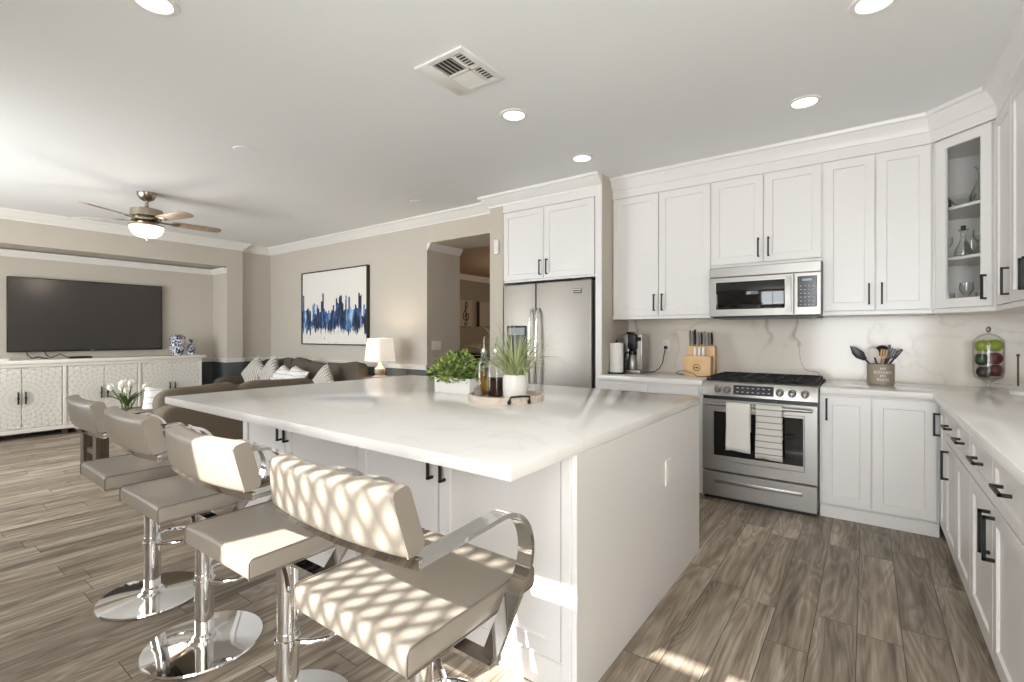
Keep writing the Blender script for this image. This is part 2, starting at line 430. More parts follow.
# ------------------------------------------------------------------ mesh helpers
class B:
    def __init__(self):
        self.bm = bmesh.new()

    def _take(self, tmp):
        me = bpy.data.meshes.new('tmp'); tmp.to_mesh(me); tmp.free()
        self.bm.from_mesh(me); bpy.data.meshes.remove(me)
        return self

    def box(self, x0, x1, y0, y1, z0, z1, bev=0.0, seg=2, mtx=None):
        t = bmesh.new(); bmesh.ops.create_cube(t, size=1.0)
        sx, sy, sz = abs(x1 - x0), abs(y1 - y0), abs(z1 - z0)
        for v in t.verts:
            v.co = Vector(((v.co.x * sx) + (x0 + x1) / 2, v.co.y * sy + (y0 + y1) / 2, v.co.z * sz + (z0 + z1) / 2))
        if bev > 0:
            bmesh.ops.bevel(t, geom=list(t.edges), offset=min(bev, 0.49 * min(sx, sy, sz)), segments=seg, affect='EDGES', profile=0.5)
        if mtx is not None:
            bmesh.ops.transform(t, matrix=mtx, verts=t.verts)
        return self._take(t)

    def cyl(self, p0, p1, r0, r1=None, seg=24, bev=0.0):
        p0, p1 = Vector(p0), Vector(p1); r1 = r0 if r1 is None else r1
        t = bmesh.new()
        bmesh.ops.create_cone(t, cap_ends=True, segments=seg, radius1=r0, radius2=r1, depth=(p1 - p0).length)
        if bev:
            e = [e for e in t.edges if abs(e.verts[0].co.z - e.verts[1].co.z) < 1e-6]
            bmesh.ops.bevel(t, geom=e, offset=bev, segments=2, affect='EDGES', profile=0.5)
        q = Vector((0, 0, 1)).rotation_difference((p1 - p0).normalized()).to_matrix().to_4x4()
        bmesh.ops.transform(t, matrix=Matrix.Translation((p0 + p1) / 2) @ q, verts=t.verts)
        return self._take(t)

    def lathe(self, prof, c=(0, 0, 0), seg=32, caps=True, sx=1.0, sy=1.0, square=0.0):
        t = bmesh.new(); rings = []
        for r, z in prof:
            ring = []
            for i in range(seg):
                a = 2 * PI * i / seg
                ca, sa = math.cos(a), math.sin(a)
                if square:
                    kk = (abs(ca) ** square + abs(sa) ** square) ** (-1 / square)
                else:
                    kk = 1
                ring.append(t.verts.new((c[0] + r * kk * ca * sx, c[1] + r * kk * sa * sy, c[2] + z)))
            rings.append(ring)
        for a, b in zip(rings, rings[1:]):
            for i in range(seg):
                j = (i + 1) % seg
                t.faces.new((a[i], a[j], b[j], b[i]))
        if caps:
            t.faces.new(list(reversed(rings[0]))); t.faces.new(rings[-1])
        return self._take(t)

    def sphere(self, c, r, seg=20, rings=12, mtx=None):
        t = bmesh.new(); bmesh.ops.create_uvsphere(t, u_segments=seg, v_segments=rings, radius=1)
        rr = (r, r, r) if isinstance(r, (int, float)) else r
        for v in t.verts:
            v.co = Vector((v.co.x * rr[0], v.co.y * rr[1], v.co.z * rr[2]))
        if mtx is not None:
            bmesh.ops.transform(t, matrix=mtx, verts=t.verts)
        bmesh.ops.translate(t, verts=t.verts, vec=Vector(c))
        return self._take(t)

    def sweep(self, pts, section, side=None, closed=False, scales=None, caps=True):
        """section: list of (a,b); a goes along `side` (or a transported frame), b along tangent x side"""
        pts = [Vector(p) for p in pts]; n = len(pts); t = bmesh.new(); rings = []
        prev = None
        for i, p in enumerate(pts):
            if closed:
                tg = pts[(i + 1) % n] - pts[i - 1]
            else:
                tg = (pts[min(i + 1, n - 1)] - pts[max(i - 1, 0)])
            tg.normalize()
            if side is not None:
                s = Vector(side) if not callable(side) else Vector(side(i))
                s = (s - tg * s.dot(tg)).normalized()
            else:
                if prev is None:
                    s = tg.orthogonal().normalized()
                else:
                    s = (prev - tg * prev.dot(tg)).normalized()
                prev = s
            u = tg.cross(s)
            k = scales[i] if scales else 1.0
            rings.append([t.verts.new(p + s * a * k + u * b * k) for a, b in section])
        m = len(section)
        rng = range(n) if closed else range(n - 1)
        for i in rng:
            A, Bq = rings[i], rings[(i + 1) % n]
            for j in range(m):
                jj = (j + 1) % m
                t.faces.new((A[j], A[jj], Bq[jj], Bq[j]))
        if caps and not closed:
            t.faces.new(list(reversed(rings[0]))); t.faces.new(rings[-1])
        bmesh.ops.recalc_face_normals(t, faces=t.faces)
        return self._take(t)

    def tube(self, pts, r, seg=10, closed=False, scales=None):
        return self.sweep(pts, [(r * math.cos(2 * PI * i / seg), r * math.sin(2 * PI * i / seg)) for i in range(seg)], None, closed, scales)

    def prism(self, pts, z0, z1, bev=0.0, mtx=None):
        t = bmesh.new()
        f = t.faces.new([t.verts.new((x, y, z0)) for x, y in pts])
        r = bmesh.ops.extrude_face_region(t, geom=[f])
        bmesh.ops.translate(t, vec=(0, 0, z1 - z0), verts=[v for v in r['geom'] if isinstance(v, bmesh.types.BMVert)])
        bmesh.ops.recalc_face_normals(t, faces=t.faces)
        if bev:
            bmesh.ops.bevel(t, geom=list(t.edges), offset=bev, segments=2, affect='EDGES', profile=0.5)
        if mtx is not None:
            bmesh.ops.transform(t, matrix=mtx, verts=t.verts)
        return self._take(t)

    def surf(self, fn, nu, nv, wrap_u=False):
        t = bmesh.new()
        g = [[t.verts.new(fn(i / (nu if wrap_u else nu - 1), j / (nv - 1))) for j in range(nv)] for i in range(nu)]
        for i in range(nu if wrap_u else nu - 1):
            for j in range(nv - 1):
                ii = (i + 1) % nu
                t.faces.new((g[i][j], g[ii][j], g[ii][j + 1], g[i][j + 1]))
        return self._take(t)

    def softbox(self, c, size, e=0.35, nu=40, nv=20, mtx=None, sag=None):
        """a puffy cushion: superellipsoid"""
        def pw(v, p):
            return math.copysign(abs(v) ** p, v)
        t = bmesh.new(); rings = []
        for j in range(1, nv):
            ph = -PI / 2 + PI * j / nv
            ring = []
            for i in range(nu):
                th = 2 * PI * i / nu
                ring.append(t.verts.new((size[0] / 2 * pw(math.cos(ph), e) * pw(math.cos(th), e),
                                         size[1] / 2 * pw(math.cos(ph), e) * pw(math.sin(th), e),
                                         size[2] / 2 * pw(math.sin(ph), e * 1.6))))
            rings.append(ring)
        b = t.verts.new((0, 0, -size[2] / 2)); tp = t.verts.new((0, 0, size[2] / 2))
        for a, q in zip(rings, rings[1:]):
            for i in range(nu):
                t.faces.new((a[i], a[(i + 1) % nu], q[(i + 1) % nu], q[i]))
        for i in range(nu):
            t.faces.new((b, rings[0][(i + 1) % nu], rings[0][i])); t.faces.new((tp, rings[-1][i], rings[-1][(i + 1) % nu]))
        if sag:
            for v in t.verts:
                v.co = Vector(sag(v.co))
        if mtx is not None:
            bmesh.ops.transform(t, matrix=mtx, verts=t.verts)
        bmesh.ops.translate(t, verts=t.verts, vec=Vector(c))
        return self._take(t)

    def pillow(self, w, h, th, mtx, n=14):
        """a throw pillow in its own XZ plane with pinched corners"""
        for sgn in (1, -1):
            def fn(u, v, sgn=sgn):
                a, b = 2 * u - 1, 2 * v - 1
                k = max(0.0, (1 - a ** 4)) * max(0.0, (1 - b ** 4))
                pin = 1 - 0.07 * (1 - abs(b) ** 2) * abs(a) ** 3
                pin2 = 1 - 0.07 * (1 - abs(a) ** 2) * abs(b) ** 3
                return mtx @ Vector((a * w / 2 * pin, sgn * th / 2 * k ** 0.5, b * h / 2 * pin2))
            self.surf(fn, n, n)
        bmesh.ops.remove_doubles(self.bm, verts=self.bm.verts, dist=1e-5)
        return self


def thing(name, label, cat, loc=(0, 0, 0), rotz=0.0, group=None):
    o = bpy.data.objects.new(name, None); COL.objects.link(o)
    o.empty_display_size = 0.1
    o.location = loc; o.rotation_euler = (0, 0, rotz)
    o['label'] = label; o['category'] = cat
    if group:
        o['group'] = group
    return o


def obj(name, b, m, parent=None, smooth=35, world=False, label=None, root=None):
    """links what the builder collected as ONE mesh object; world=True when it was built in world coordinates under a placed root"""
    me = bpy.data.meshes.new(name)
    bmesh.ops.recalc_face_normals(b.bm, faces=b.bm.faces)
    b.bm.to_mesh(me); b.bm.free()
    if world and root is not None:
        me.transform((Matrix.Translation(root.location) @ Matrix.Rotation(root.rotation_euler[2], 4, 'Z')).inverted())
    me.materials.append(M[m] if isinstance(m, str) else m)
    if smooth:
        me.polygons.foreach_set('use_smooth', [True] * len(me.polygons))
        me.set_sharp_from_angle(angle=math.radians(smooth))
    o = bpy.data.objects.new(name, me); COL.objects.link(o)
    if parent:
        o.parent = parent
    if label:
        o['label'] = label
    return o


def tag(o, label, cat, group=None):
    o['label'] = label; o['category'] = cat
    if group:
        o['group'] = group
    return o


def struct(name, b, m, label=None, smooth=0):
    o = obj(name, b, m, smooth=smooth); o['kind'] = 'structure'
    if label:
        o['label'] = label
    return o


def copy_tree(o, parent=None):
    c = o.copy(); COL.objects.link(c)
    if parent:
        c.parent = parent
    for ch in list(o.children):
        copy_tree(ch, c)
    return c


def profile_run(b, path, prof, closed=False):
    """sweep a moulding profile [(out, z)] along a 2D path with mitred corners; out is to the right of travel"""
    n = len(path); t = bmesh.new(); rings = []
    P = [Vector((p[0], p[1])) for p in path]
    for i in range(n):
        d0 = (P[i] - P[i - 1]).normalized() if i > 0 else (P[1] - P[0]).normalized()
        d1 = (P[i + 1] - P[i]).normalized() if i < n - 1 else (P[-1] - P[-2]).normalized()
        n0, n1 = Vector((d0.y, -d0.x)), Vector((d1.y, -d1.x))
        mi = (n0 + n1); mi = mi / mi.dot(n0) if mi.length > 1e-6 else n0
        rings.append([t.verts.new((P[i].x + mi.x * a, P[i].y + mi.y * a, z)) for a, z in prof])
    m = len(prof)
    for i in range(n - 1):
        for j in range(m):
            jj = (j + 1) % m
            t.faces.new((rings[i][j], rings[i][jj], rings[i + 1][jj], rings[i + 1][j]))
    t.faces.new(rings[0]); t.faces.new(list(reversed(rings[-1])))
    return b._take(t)


# ------------------------------------------------------------------ the room shell
CZ = 2.74          # ceiling
WX, WY = 0.98, 4.65   # right wall and range wall
PY = 4.20          # wall with the painting
LX = -8.15         # front of the television wall

struct('floor', B().box(-8.9, 1.2, REAR - 0.1, 9.2, -0.1, 0.0), 'floor')
struct('ceiling', B().box(-8.9, 1.2, REAR - 0.1, 4.9, CZ, CZ + 0.1), 'ceiling')

w = B()
w.box(LX - 0.75, LX - 0.5, REAR, 3.69, 0, CZ)              # back of the niche
w.box(LX - 0.5, LX, REAR, 3.69, 2.345, CZ)                 # lintel above the niche
w.box(LX - 0.5, LX, 3.451, 3.69, 0, 2.345)                 # cheek right of the niche
w.box(LX - 0.5, LX, REAR, -0.55, 0, 2.345)                 # cheek left of the niche
w.box(LX - 0.75, LX - 0.11, 3.69, PY + 0.6, 0, CZ)         # stepped-back piece in the corner
struct('wall_left', w, 'wall_living')

w = B()
w.box(LX - 0.11, -4.413, PY, PY + 0.6, 0, CZ)
struct('wall_far', w, 'wall_living')
struct('wall_far_header', B().box(-4.413, -3.265, PY, PY + 0.6, 2.41, CZ), 'taupe')
struct('wall_column', B().box(-3.265, -3.09, 4.03, 4.95, 0, CZ), 'taupe')
w = B()
w.box(-3.09, -1.94, 4.85, 4.95, 0, CZ)                      # back of the fridge recess
struct('wall_fridge_recess', w, 'taupe')
struct('wall_fridge_side', B().box(-2.005, -1.945, 4.03, 4.85, 0, CZ), 'taupe')
struct('wall_kitchen', B().box(-1.945, WX + 0.1, WY, WY + 0.1, 0, CZ), 'taupe')
struct('wall_right', B().box(WX, WX + 0.1, REAR, WY + 0.1, 0, CZ), 'taupe')

# rear wall: high window, plus kitchen and living openings added and sized for fill
w = B()
R0, R1 = REAR - 0.1, REAR
DX0, DX1, DZ = -1.97, -0.96, 2.65
w.box(-8.9, -7.5, R0, R1, 0, CZ); w.box(-4.5, DX0, R0, R1, 0, CZ)
w.box(-7.5, -4.5, R0, R1, 0, 0.5); w.box(-7.5, -4.5, R0, R1, 2.4, CZ)
w.box(DX0, DX1, R0, R1, DZ, CZ); w.box(DX0, DX1, R0, R1, 0, 2.02)
w.box(DX1, -0.82, R0, R1, 0, CZ)
w.box(-0.82, 0.85, R0, R1, 0, 0.3); w.box(-0.82, 0.85, R0, R1, 2.46, CZ)
w.box(0.85, 1.2, R0, R1, 0, CZ)
struct('wall_rear', w, 'taupe')


def window_frame(name, x0, x1, z0, z1, mull):
    b = B(); f = 0.05; y0, y1 = R0 + 0.02, R1 - 0.02
    b.box(x0, x0 + f, y0, y1, z0, z1); b.box(x1 - f, x1, y0, y1, z0, z1)
    b.box(x0, x1, y0, y1, z0, z0 + f); b.box(x0, x1, y0, y1, z1 - f, z1)
    for x in mull:
        b.box(x - 0.02, x + 0.02, y0 + 0.01, y1 - 0.01, z0, z1)
    return struct(name, b, 'trim')


window_frame('window_1', DX0, DX1, 2.02, DZ, ())
window_frame('window_2', -0.82, 0.85, 0.3, 2.46, (0.015,))
window_frame('window_3', -7.5, -4.5, 0.5, 2.4, (-6.5, -5.5))
struct('patio_ground', B().box(-9, 2, -6, R0, -0.12, -0.02), 'patio')
# unseen slab added to block sun from two windows, open over the high one
w = B(); w.box(-11.0, -2.15, -5.2, R0, 2.78, 2.9); w.box(-1.03, 2.0, -5.2, R0, 2.78, 2.9)
struct('sun_blocking_slab', w, 'trim')

# hall beyond the opening
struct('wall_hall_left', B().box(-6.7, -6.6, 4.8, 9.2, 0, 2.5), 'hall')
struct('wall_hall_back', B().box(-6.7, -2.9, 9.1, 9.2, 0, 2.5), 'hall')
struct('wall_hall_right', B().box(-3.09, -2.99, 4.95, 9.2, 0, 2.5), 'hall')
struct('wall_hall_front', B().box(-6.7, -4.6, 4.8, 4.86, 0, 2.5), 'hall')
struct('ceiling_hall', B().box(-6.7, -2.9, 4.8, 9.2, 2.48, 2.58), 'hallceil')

CROWN = [(0, CZ), (0, CZ - 0.115), (0.012, CZ - 0.115), (0.016, CZ - 0.098), (0.03, CZ - 0.085), (0.052, CZ - 0.06), (0.07, CZ - 0.036),
         (0.076, CZ - 0.026), (0.092, CZ - 0.022), (0.096, CZ - 0.008), (0.1, CZ)]
b = B()
profile_run(b, [(LX, REAR), (LX, 3.69), (LX - 0.11, 3.69), (LX - 0.11, PY), (-3.265, PY), (-3.265, 4.03), (-1.945, 4.03)], CROWN)
struct('trim_1', b, 'trim', smooth=30)
# crown of the niche, against its back and cheek
NC = 2.345
NICHE = [(0, NC - 0.02), (0, NC - 0.10), (0.01, NC - 0.10), (0.03, NC - 0.075), (0.05, NC - 0.045), (0.065, NC - 0.04), (0.07, NC - 0.02)]
b = B(); profile_run(b, [(LX - 0.5, -0.55), (LX - 0.5, 3.451), (LX, 3.451)], NICHE)
struct('trim_2', b, 'trim', smooth=30)
# crown on the jamb of the opening
JC = 2.41
b = B(); profile_run(b, [(-4.413, PY), (-4.413, PY + 0.6)][::1], [(0, JC), (0, JC - 0.085), (0.012, JC - 0.085), (0.035, JC - 0.05), (0.06, JC - 0.015), (0.065, JC)])
struct('trim_3', b, 'trim', smooth=30)
# chair rail
RAIL = [(0, 0.825), (0.012, 0.825), (0.012, 0.84), (0.02, 0.85), (0.02, 0.865), (0.028, 0.872), (0.028, 0.885), (0, 0.885)]
b = B()
profile_run(b, [(LX - 0.5, -0.55), (LX - 0.5, 3.451), (LX, 3.451), (LX, 3.69), (LX - 0.11, 3.69), (LX - 0.11, PY), (-4.413, PY)], RAIL)
struct('trim_4', b, 'trim', smooth=30)
HC = 2.48
b = B(); profile_run(b, [(-6.6, 4.86), (-6.6, 9.1)], [(0, HC), (0, HC - 0.10), (0.015, HC - 0.10), (0.05, HC - 0.05), (0.09, HC - 0.015), (0.09, HC)])
struct('trim_5', b, 'trim', smooth=30)
BASE = [(0, 0), (0.015, 0), (0.015, 0.09), (0.008, 0.11), (0, 0.11)]
b = B(); profile_run(b, [(LX - 0.5, -0.55), (LX - 0.5, 3.451), (LX, 3.451), (LX, 3.69), (LX - 0.11, 3.69), (LX - 0.11, PY), (-4.413, PY), (-4.413, PY + 0.6)], BASE)
struct('baseboard_left', b, 'trim', smooth=30)
b = B(); profile_run(b, [(-3.265, PY + 0.6), (-3.265, 4.03), (-3.09, 4.03)], BASE)
struct('baseboard_column', b, 'trim', smooth=30)

# crown of the kitchen cabinets with the flat frieze under it
UY = 4.25          # door faces of the uppers on the range wall
RX = 0.615         # door faces of the uppers on the right wall
path = [(-1.945, UY + 0.02), (0.35, UY + 0.02), (RX + 0.02, 3.985), (RX + 0.02, 2.862)]
KC = [(0, CZ), (0, CZ - 0.19), (0.016, CZ - 0.19), (0.016, CZ - 0.115), (0.024, CZ - 0.11), (0.03, CZ - 0.09), (0.042, CZ - 0.065), (0.058, CZ - 0.035),
      (0.064, CZ - 0.026), (0.078, CZ - 0.022), (0.082, CZ - 0.008), (0.085, CZ)]
b = B(); profile_run(b, path, KC)
struct('trim_6', b, 'cab', smooth=30)

# stone slab behind the counters
b = B(); b.box(-1.945, WX, WY - 0.012, WY, 0.905, 1.43); b.box(WX - 0.012, WX, 1.0, WY - 0.012, 0.905, 1.43)
struct('wall_backsplash', b, 'splash')


# ------------------------------------------------------------------ ceiling fittings
def recessed(x, y, label):
    t = thing('recessed_light', label, 'ceiling light', (x, y, CZ), 0, 'recessed ceiling lights')
    b = B(); b.lathe([(0.066, -0.001), (0.072, -0.008), (0.092, -0.006), (0.096, 0.0), (0.066, 0.0)], seg=40, caps=False)
    obj('trim_ring', b, 'trim', t)
    b = B(); b.lathe([(0.068, -0.003), (0.04, -0.006), (0.001, -0.007)], seg=32, caps=True)
    obj('lens', b, 'lens', t)
    return t


recessed(-1.90, 2.60, 'lit round ceiling light next to the square air vent')
recessed(-1.907, 3.571, 'lit round ceiling light closest to the fridge cabinet')
recessed(-0.314, 3.545, 'lit round ceiling light in front of the range wall cabinets')
recessed(-2.536, 0.772, 'round ceiling light cut by the top edge above the stools')
recessed(0.03, 2.66, 'round ceiling light cut by the top edge near the right cabinets')

for (x, y, lab) in ((-3.987, 1.822, 'faint white disc cover on the ceiling between fan and vent'), (-4.01, 3.671, 'faint white disc cover on the ceiling near the painting wall crown')):
    b = B(); b.lathe([(0.085, 0), (0.08, -0.006), (0.001, -0.008)], (x, y, CZ), 32)
    tag(obj('ceiling_cover', b, 'ceiling'), lab, 'ceiling cover', 'round ceiling covers')

t = thing('ceiling_vent', 'square white air vent with dark louvres in the ceiling', 'vent', (0, 0, 0))
b = B()
fx0, fx1, fy0, fy1 = -2.005, -1.655, 1.812, 2.178
ox0, ox1, oy0, oy1 = -1.905, -1.697, 1.848, 2.143
b.box(fx0, ox0, fy0, fy1, CZ - 0.012, CZ, 0.003); b.box(ox1, fx1, fy0, fy1, CZ - 0.012, CZ, 0.003)
b.box(ox0, ox1, fy0, oy0, CZ - 0.012, CZ, 0.003); b.box(ox0, ox1, oy1, fy1, CZ - 0.012, CZ, 0.003)
b.box(-1.765, -1.746, oy0, oy1, CZ - 0.012, CZ, 0.002); b.box(ox0, ox1, 1.984, 2.004, CZ - 0.012, CZ, 0.002)
obj('frame', b, 'trim', t)
obj('backing', B().box(ox0, ox1, oy0, oy1, CZ - 0.002, CZ - 0.0005), 'ventdark', t)
b = B()
for i in range(5):
    x = ox0 + 0.014 + i * 0.028
    b.box(-0.001, 0.001, -0.066, 0.066, -0.006, 0.006, mtx=Matrix.Translation((x, 1.916, CZ - 0.007)) @ Matrix.Rotation(-0.75, 4, 'Y'))
for y0, y1 in ((oy0, 1.984), (2.004, oy1)):
    for i in range(6):
        y = y0 + 0.01 + i * (y1 - y0 - 0.02) / 5
        b.box(-0.023, 0.023, -0.001, 0.001, -0.006, 0.006, mtx=Matrix.Translation((-1.7215, y, CZ - 0.007)) @ Matrix.Rotation(-0.6, 4, 'X'))
for i in range(7):
    y = 2.01 + i * 0.02
    b.box(-0.07, 0.07, -0.012, 0.012, -0.001, 0.001, mtx=Matrix.Translation((-1.835, y, CZ - 0.008)) @ Matrix.Rotation(-0.25, 4, 'X'))
obj('louvre', b, 'trim', t)

# ceiling fan
t = thing('ceiling_fan', 'brushed nickel ceiling fan with five taupe blades and lit glass bowl', 'ceiling fan', (-6.02, 1.77, CZ))
b = B(); b.lathe([(0.001, 0), (0.085, 0.0), (0.083, -0.03), (0.06, -0.07), (0.03, -0.085), (0.001, -0.086)], seg=32); obj('canopy', b, 'nickel', t)
b = B(); b.cyl((0, 0, -0.07), (0, 0, -0.17), 0.016); b.lathe([(0.016, -0.14), (0.032, -0.15), (0.032, -0.17), (0.016, -0.175)], caps=False); obj('downrod', b, 'nickel', t)
b = B(); b.lathe([(0.02, -0.16), (0.09, -0.165), (0.14, -0.18), (0.142, -0.25), (0.12, -0.265), (0.13, -0.275), (0.13, -0.295), (0.09, -0.31), (0.08, -0.34), (0.02, -0.345)], seg=40)
obj('motor_housing', b, 'nickel', t)
b = B(); b.lathe([(0.05, -0.335), (0.15, -0.338), (0.15, -0.35), (0.05, -0.353)], seg=40); obj('light_collar', b, 'nickel', t)
b = B(); b.lathe([(0.148, -0.352), (0.145, -0.385), (0.125, -0.425), (0.085, -0.455), (0.03, -0.468), (0.001, -0.47)], seg=40); obj('light_bowl', b, 'bowlglass', t)
b = B(); b.lathe([(0.001, -0.465), (0.014, -0.468), (0.014, -0.48), (0.006, -0.492), (0.001, -0.494)], seg=16); obj('finial', b, 'nickel', t)
for k in range(5):
    a = math.radians(85 + 72 * k)
    R_ = Matrix.Rotation(a, 4, 'Z') @ Matrix.Translation((0, 0, -0.285)) @ Matrix.Rotation(math.radians(-12), 4, 'X')
    pts = [(0.22, -0.05), (0.3, -0.062), (0.5, -0.068), (0.63, -0.066), (0.675, -0.05), (0.69, -0.02), (0.69, 0.02), (0.675, 0.05), (0.63, 0.066), (0.5, 0.068), (0.3, 0.062), (0.22, 0.05)]
    b = B(); b.prism(pts, -0.004, 0.004, 0.0015, R_); bl = obj('blade', b, 'fanblade', t)
    b = B(); b.prism([(0.1, -0.018), (0.2, -0.022), (0.26, -0.045), (0.29, -0.03), (0.29, 0.03), (0.26, 0.045), (0.2, 0.022), (0.1, 0.018)], -0.010, -0.0045, 0.001, R_)
    obj('blade_bracket', b, 'nickel', bl)
d = bpy.data.lights.new('fan_lamp', 'POINT'); d.energy = 6; d.color = (1, 0.84, 0.68); d.shadow_soft_size = 0.12
o = bpy.data.objects.new('fan_lamp', d); COL.objects.link(o); o.location = (-6.02, 1.77, CZ - 0.60)


# ------------------------------------------------------------------ cabinets
def shaker(b, x0, x1, z0, z1, y0=0.0, th=0.02, fr=0.058, rec=0.009, panel=True):
    t = b.bm
    def loop(i, y, zi=None):
        return [t.verts.new(p) for p in ((x0 + i, y, z0 + i), (x1 - i, y, z0 + i), (x1 - i, y, z1 - i), (x0 + i, y, z1 - i))]
    e = 0.0015
    L = [loop(0, y0 + th), loop(0, y0 + e), loop(e, y0), loop(fr, y0), loop(fr + 0.004, y0 + rec)]
    if not panel:
        L.append(loop(fr + 0.004, y0 + th))
    for A, Q in zip(L, L[1:]):
        for i in range(4):
            j = (i + 1) % 4
            t.faces.new((A[i], A[j], Q[j], Q[i]))
    if panel:
        t.faces.new(L[-1]); t.faces.new(list(reversed(L[0])))
    else:
        A, Q = L[-1], L[0]
        for i in range(4):
            j = (i + 1) % 4
            t.faces.new((A[i], A[j], Q[j], Q[i]))
    return b


def slab_front(b, x0, x1, z0, z1, y0=0.0, th=0.02):
    return b.box(x0, x1, y0, y0 + th, z0, z1, 0.0015, 1)


def pull(b, cx, cz, length=0.15, vertical=True, y0=0.0, out=0.034, s=0.0055):
    h = length / 2
    if vertical:
        b.box(cx - s, cx + s, y0 - out, y0 - out + 2 * s, cz - h, cz + h, 0.001, 1)
        for q in (-h + s, h - s):
            b.box(cx - s, cx + s, y0 - out, y0, cz + q - s, cz + q + s)
    else:
        b.box(cx - h, cx + h, y0 - out, y0 - out + 2 * s, cz - s, cz + s, 0.001, 1)
        for q in (-h + s, h - s):
            b.box(cx + q - s, cx + q + s, y0 - out, y0, cz - s, cz + s)
    return b


def cabinet(name, label, loc, w, h, d, rot, fronts, cat='cabinet', group=None, toe=False, rail=False, body_mat='cab'):
    """fronts: (kind, x0, x1, z0, z1, handle) with handle = None or ('v'|'h', cx, cz[, length])"""
    t = thing(name, label, cat, loc, rot, group)
    b = B()
    if toe:
        b.box(0, w, 0.021, d, 0.10, h); b.box(0.0, w, 0.045, d, 0.0, 0.10)
    else:
        b.box(0, w, 0.021, d, 0, h)
    obj('body', b, body_mat, t)
    if toe:
        obj('toe_kick', B().box(0, w, 0.03, 0.045, 0, 0.085, 0.002, 1), 'cab', t)
    if rail:
        obj('light_rail', B().box(0, w, 0.004, 0.03, -0.0, 0.028, 0.002, 1), 'cab', t)
    for kind, x0, x1, z0, z1, hd in fronts:
        bb = B()
        if kind == 'flat':
            slab_front(bb, x0, x1, z0, z1)
        else:
            shaker(bb, x0, x1, z0, z1, fr=(0.058 if kind == 'door' else 0.045))
        f = obj('door' if kind == 'door' else 'drawer', bb, 'cab', t, smooth=20)
        if hd:
            obj('handle', pull(B(), hd[1], hd[2], hd[3] if len(hd) > 3 else 0.15, hd[0] == 'v'), 'black', f)
    return t


UZ = 1.41; DT = 2.54 - UZ; DB = 0.032
UD = WY - 0.013 - UY
def upper(label, x0, splits, z0=UZ, handles=None, group='white upper cabinets on the range wall'):
    w = splits[-1] - x0; h = CZ - 0.19 - z0 + 0.04
    fr = []
    xs = [x0] + splits
    for i, (a, c) in enumerate(zip(xs, xs[1:])):
        a2, c2 = a - x0 + (0.004 if i else 0.008), c - x0 - (0.004 if i < len(splits) - 1 else 0.008)
        hx = (c2 - 0.032) if i == 0 else (a2 + 0.032)
        fr.append(('door', a2, c2, DB, 2.54 - z0, ('v', hx, DB + 0.115)))
    return cabinet('upper_cabinet', label, (x0, UY, z0), w, h, UD, 0, fr, group=group, rail=True)


upper('white two-door wall cabinet above the coffee maker and knife block', -1.943, [-1.500, -1.052])
upper('white two-door wall cabinet directly over the microwave', -1.052, [-0.655, -0.262], z0=1.815)
upper('white two-door wall cabinet right of the microwave above the utensil crock', -0.262, [0.052, 0.356])

# fridge cabinet
fr = [('door', 0.006, 0.505, 0.02, 2.54 - 1.81, ('v', 0.470, 0.13)), ('door', 0.512, 1.062, 0.02, 2.54 - 1.81, ('v', 0.55, 0.13))]
fc = cabinet('fridge_cabinet', 'white two-door cabinet above the steel fridge', (-3.088, 4.03, 1.81), 1.082, CZ - 0.115 - 1.81, 0.80, 0, fr)
obj('frieze', B().box(0, 1.082, 0.0, 0.03, 2.548 - 1.81, CZ - 0.03 - 1.81), 'cab', fc)
struct('trim_7', B().box(-2.006, -1.944, 4.015, 4.03, 0, CZ - 0.11, 0.002, 1), 'cab')

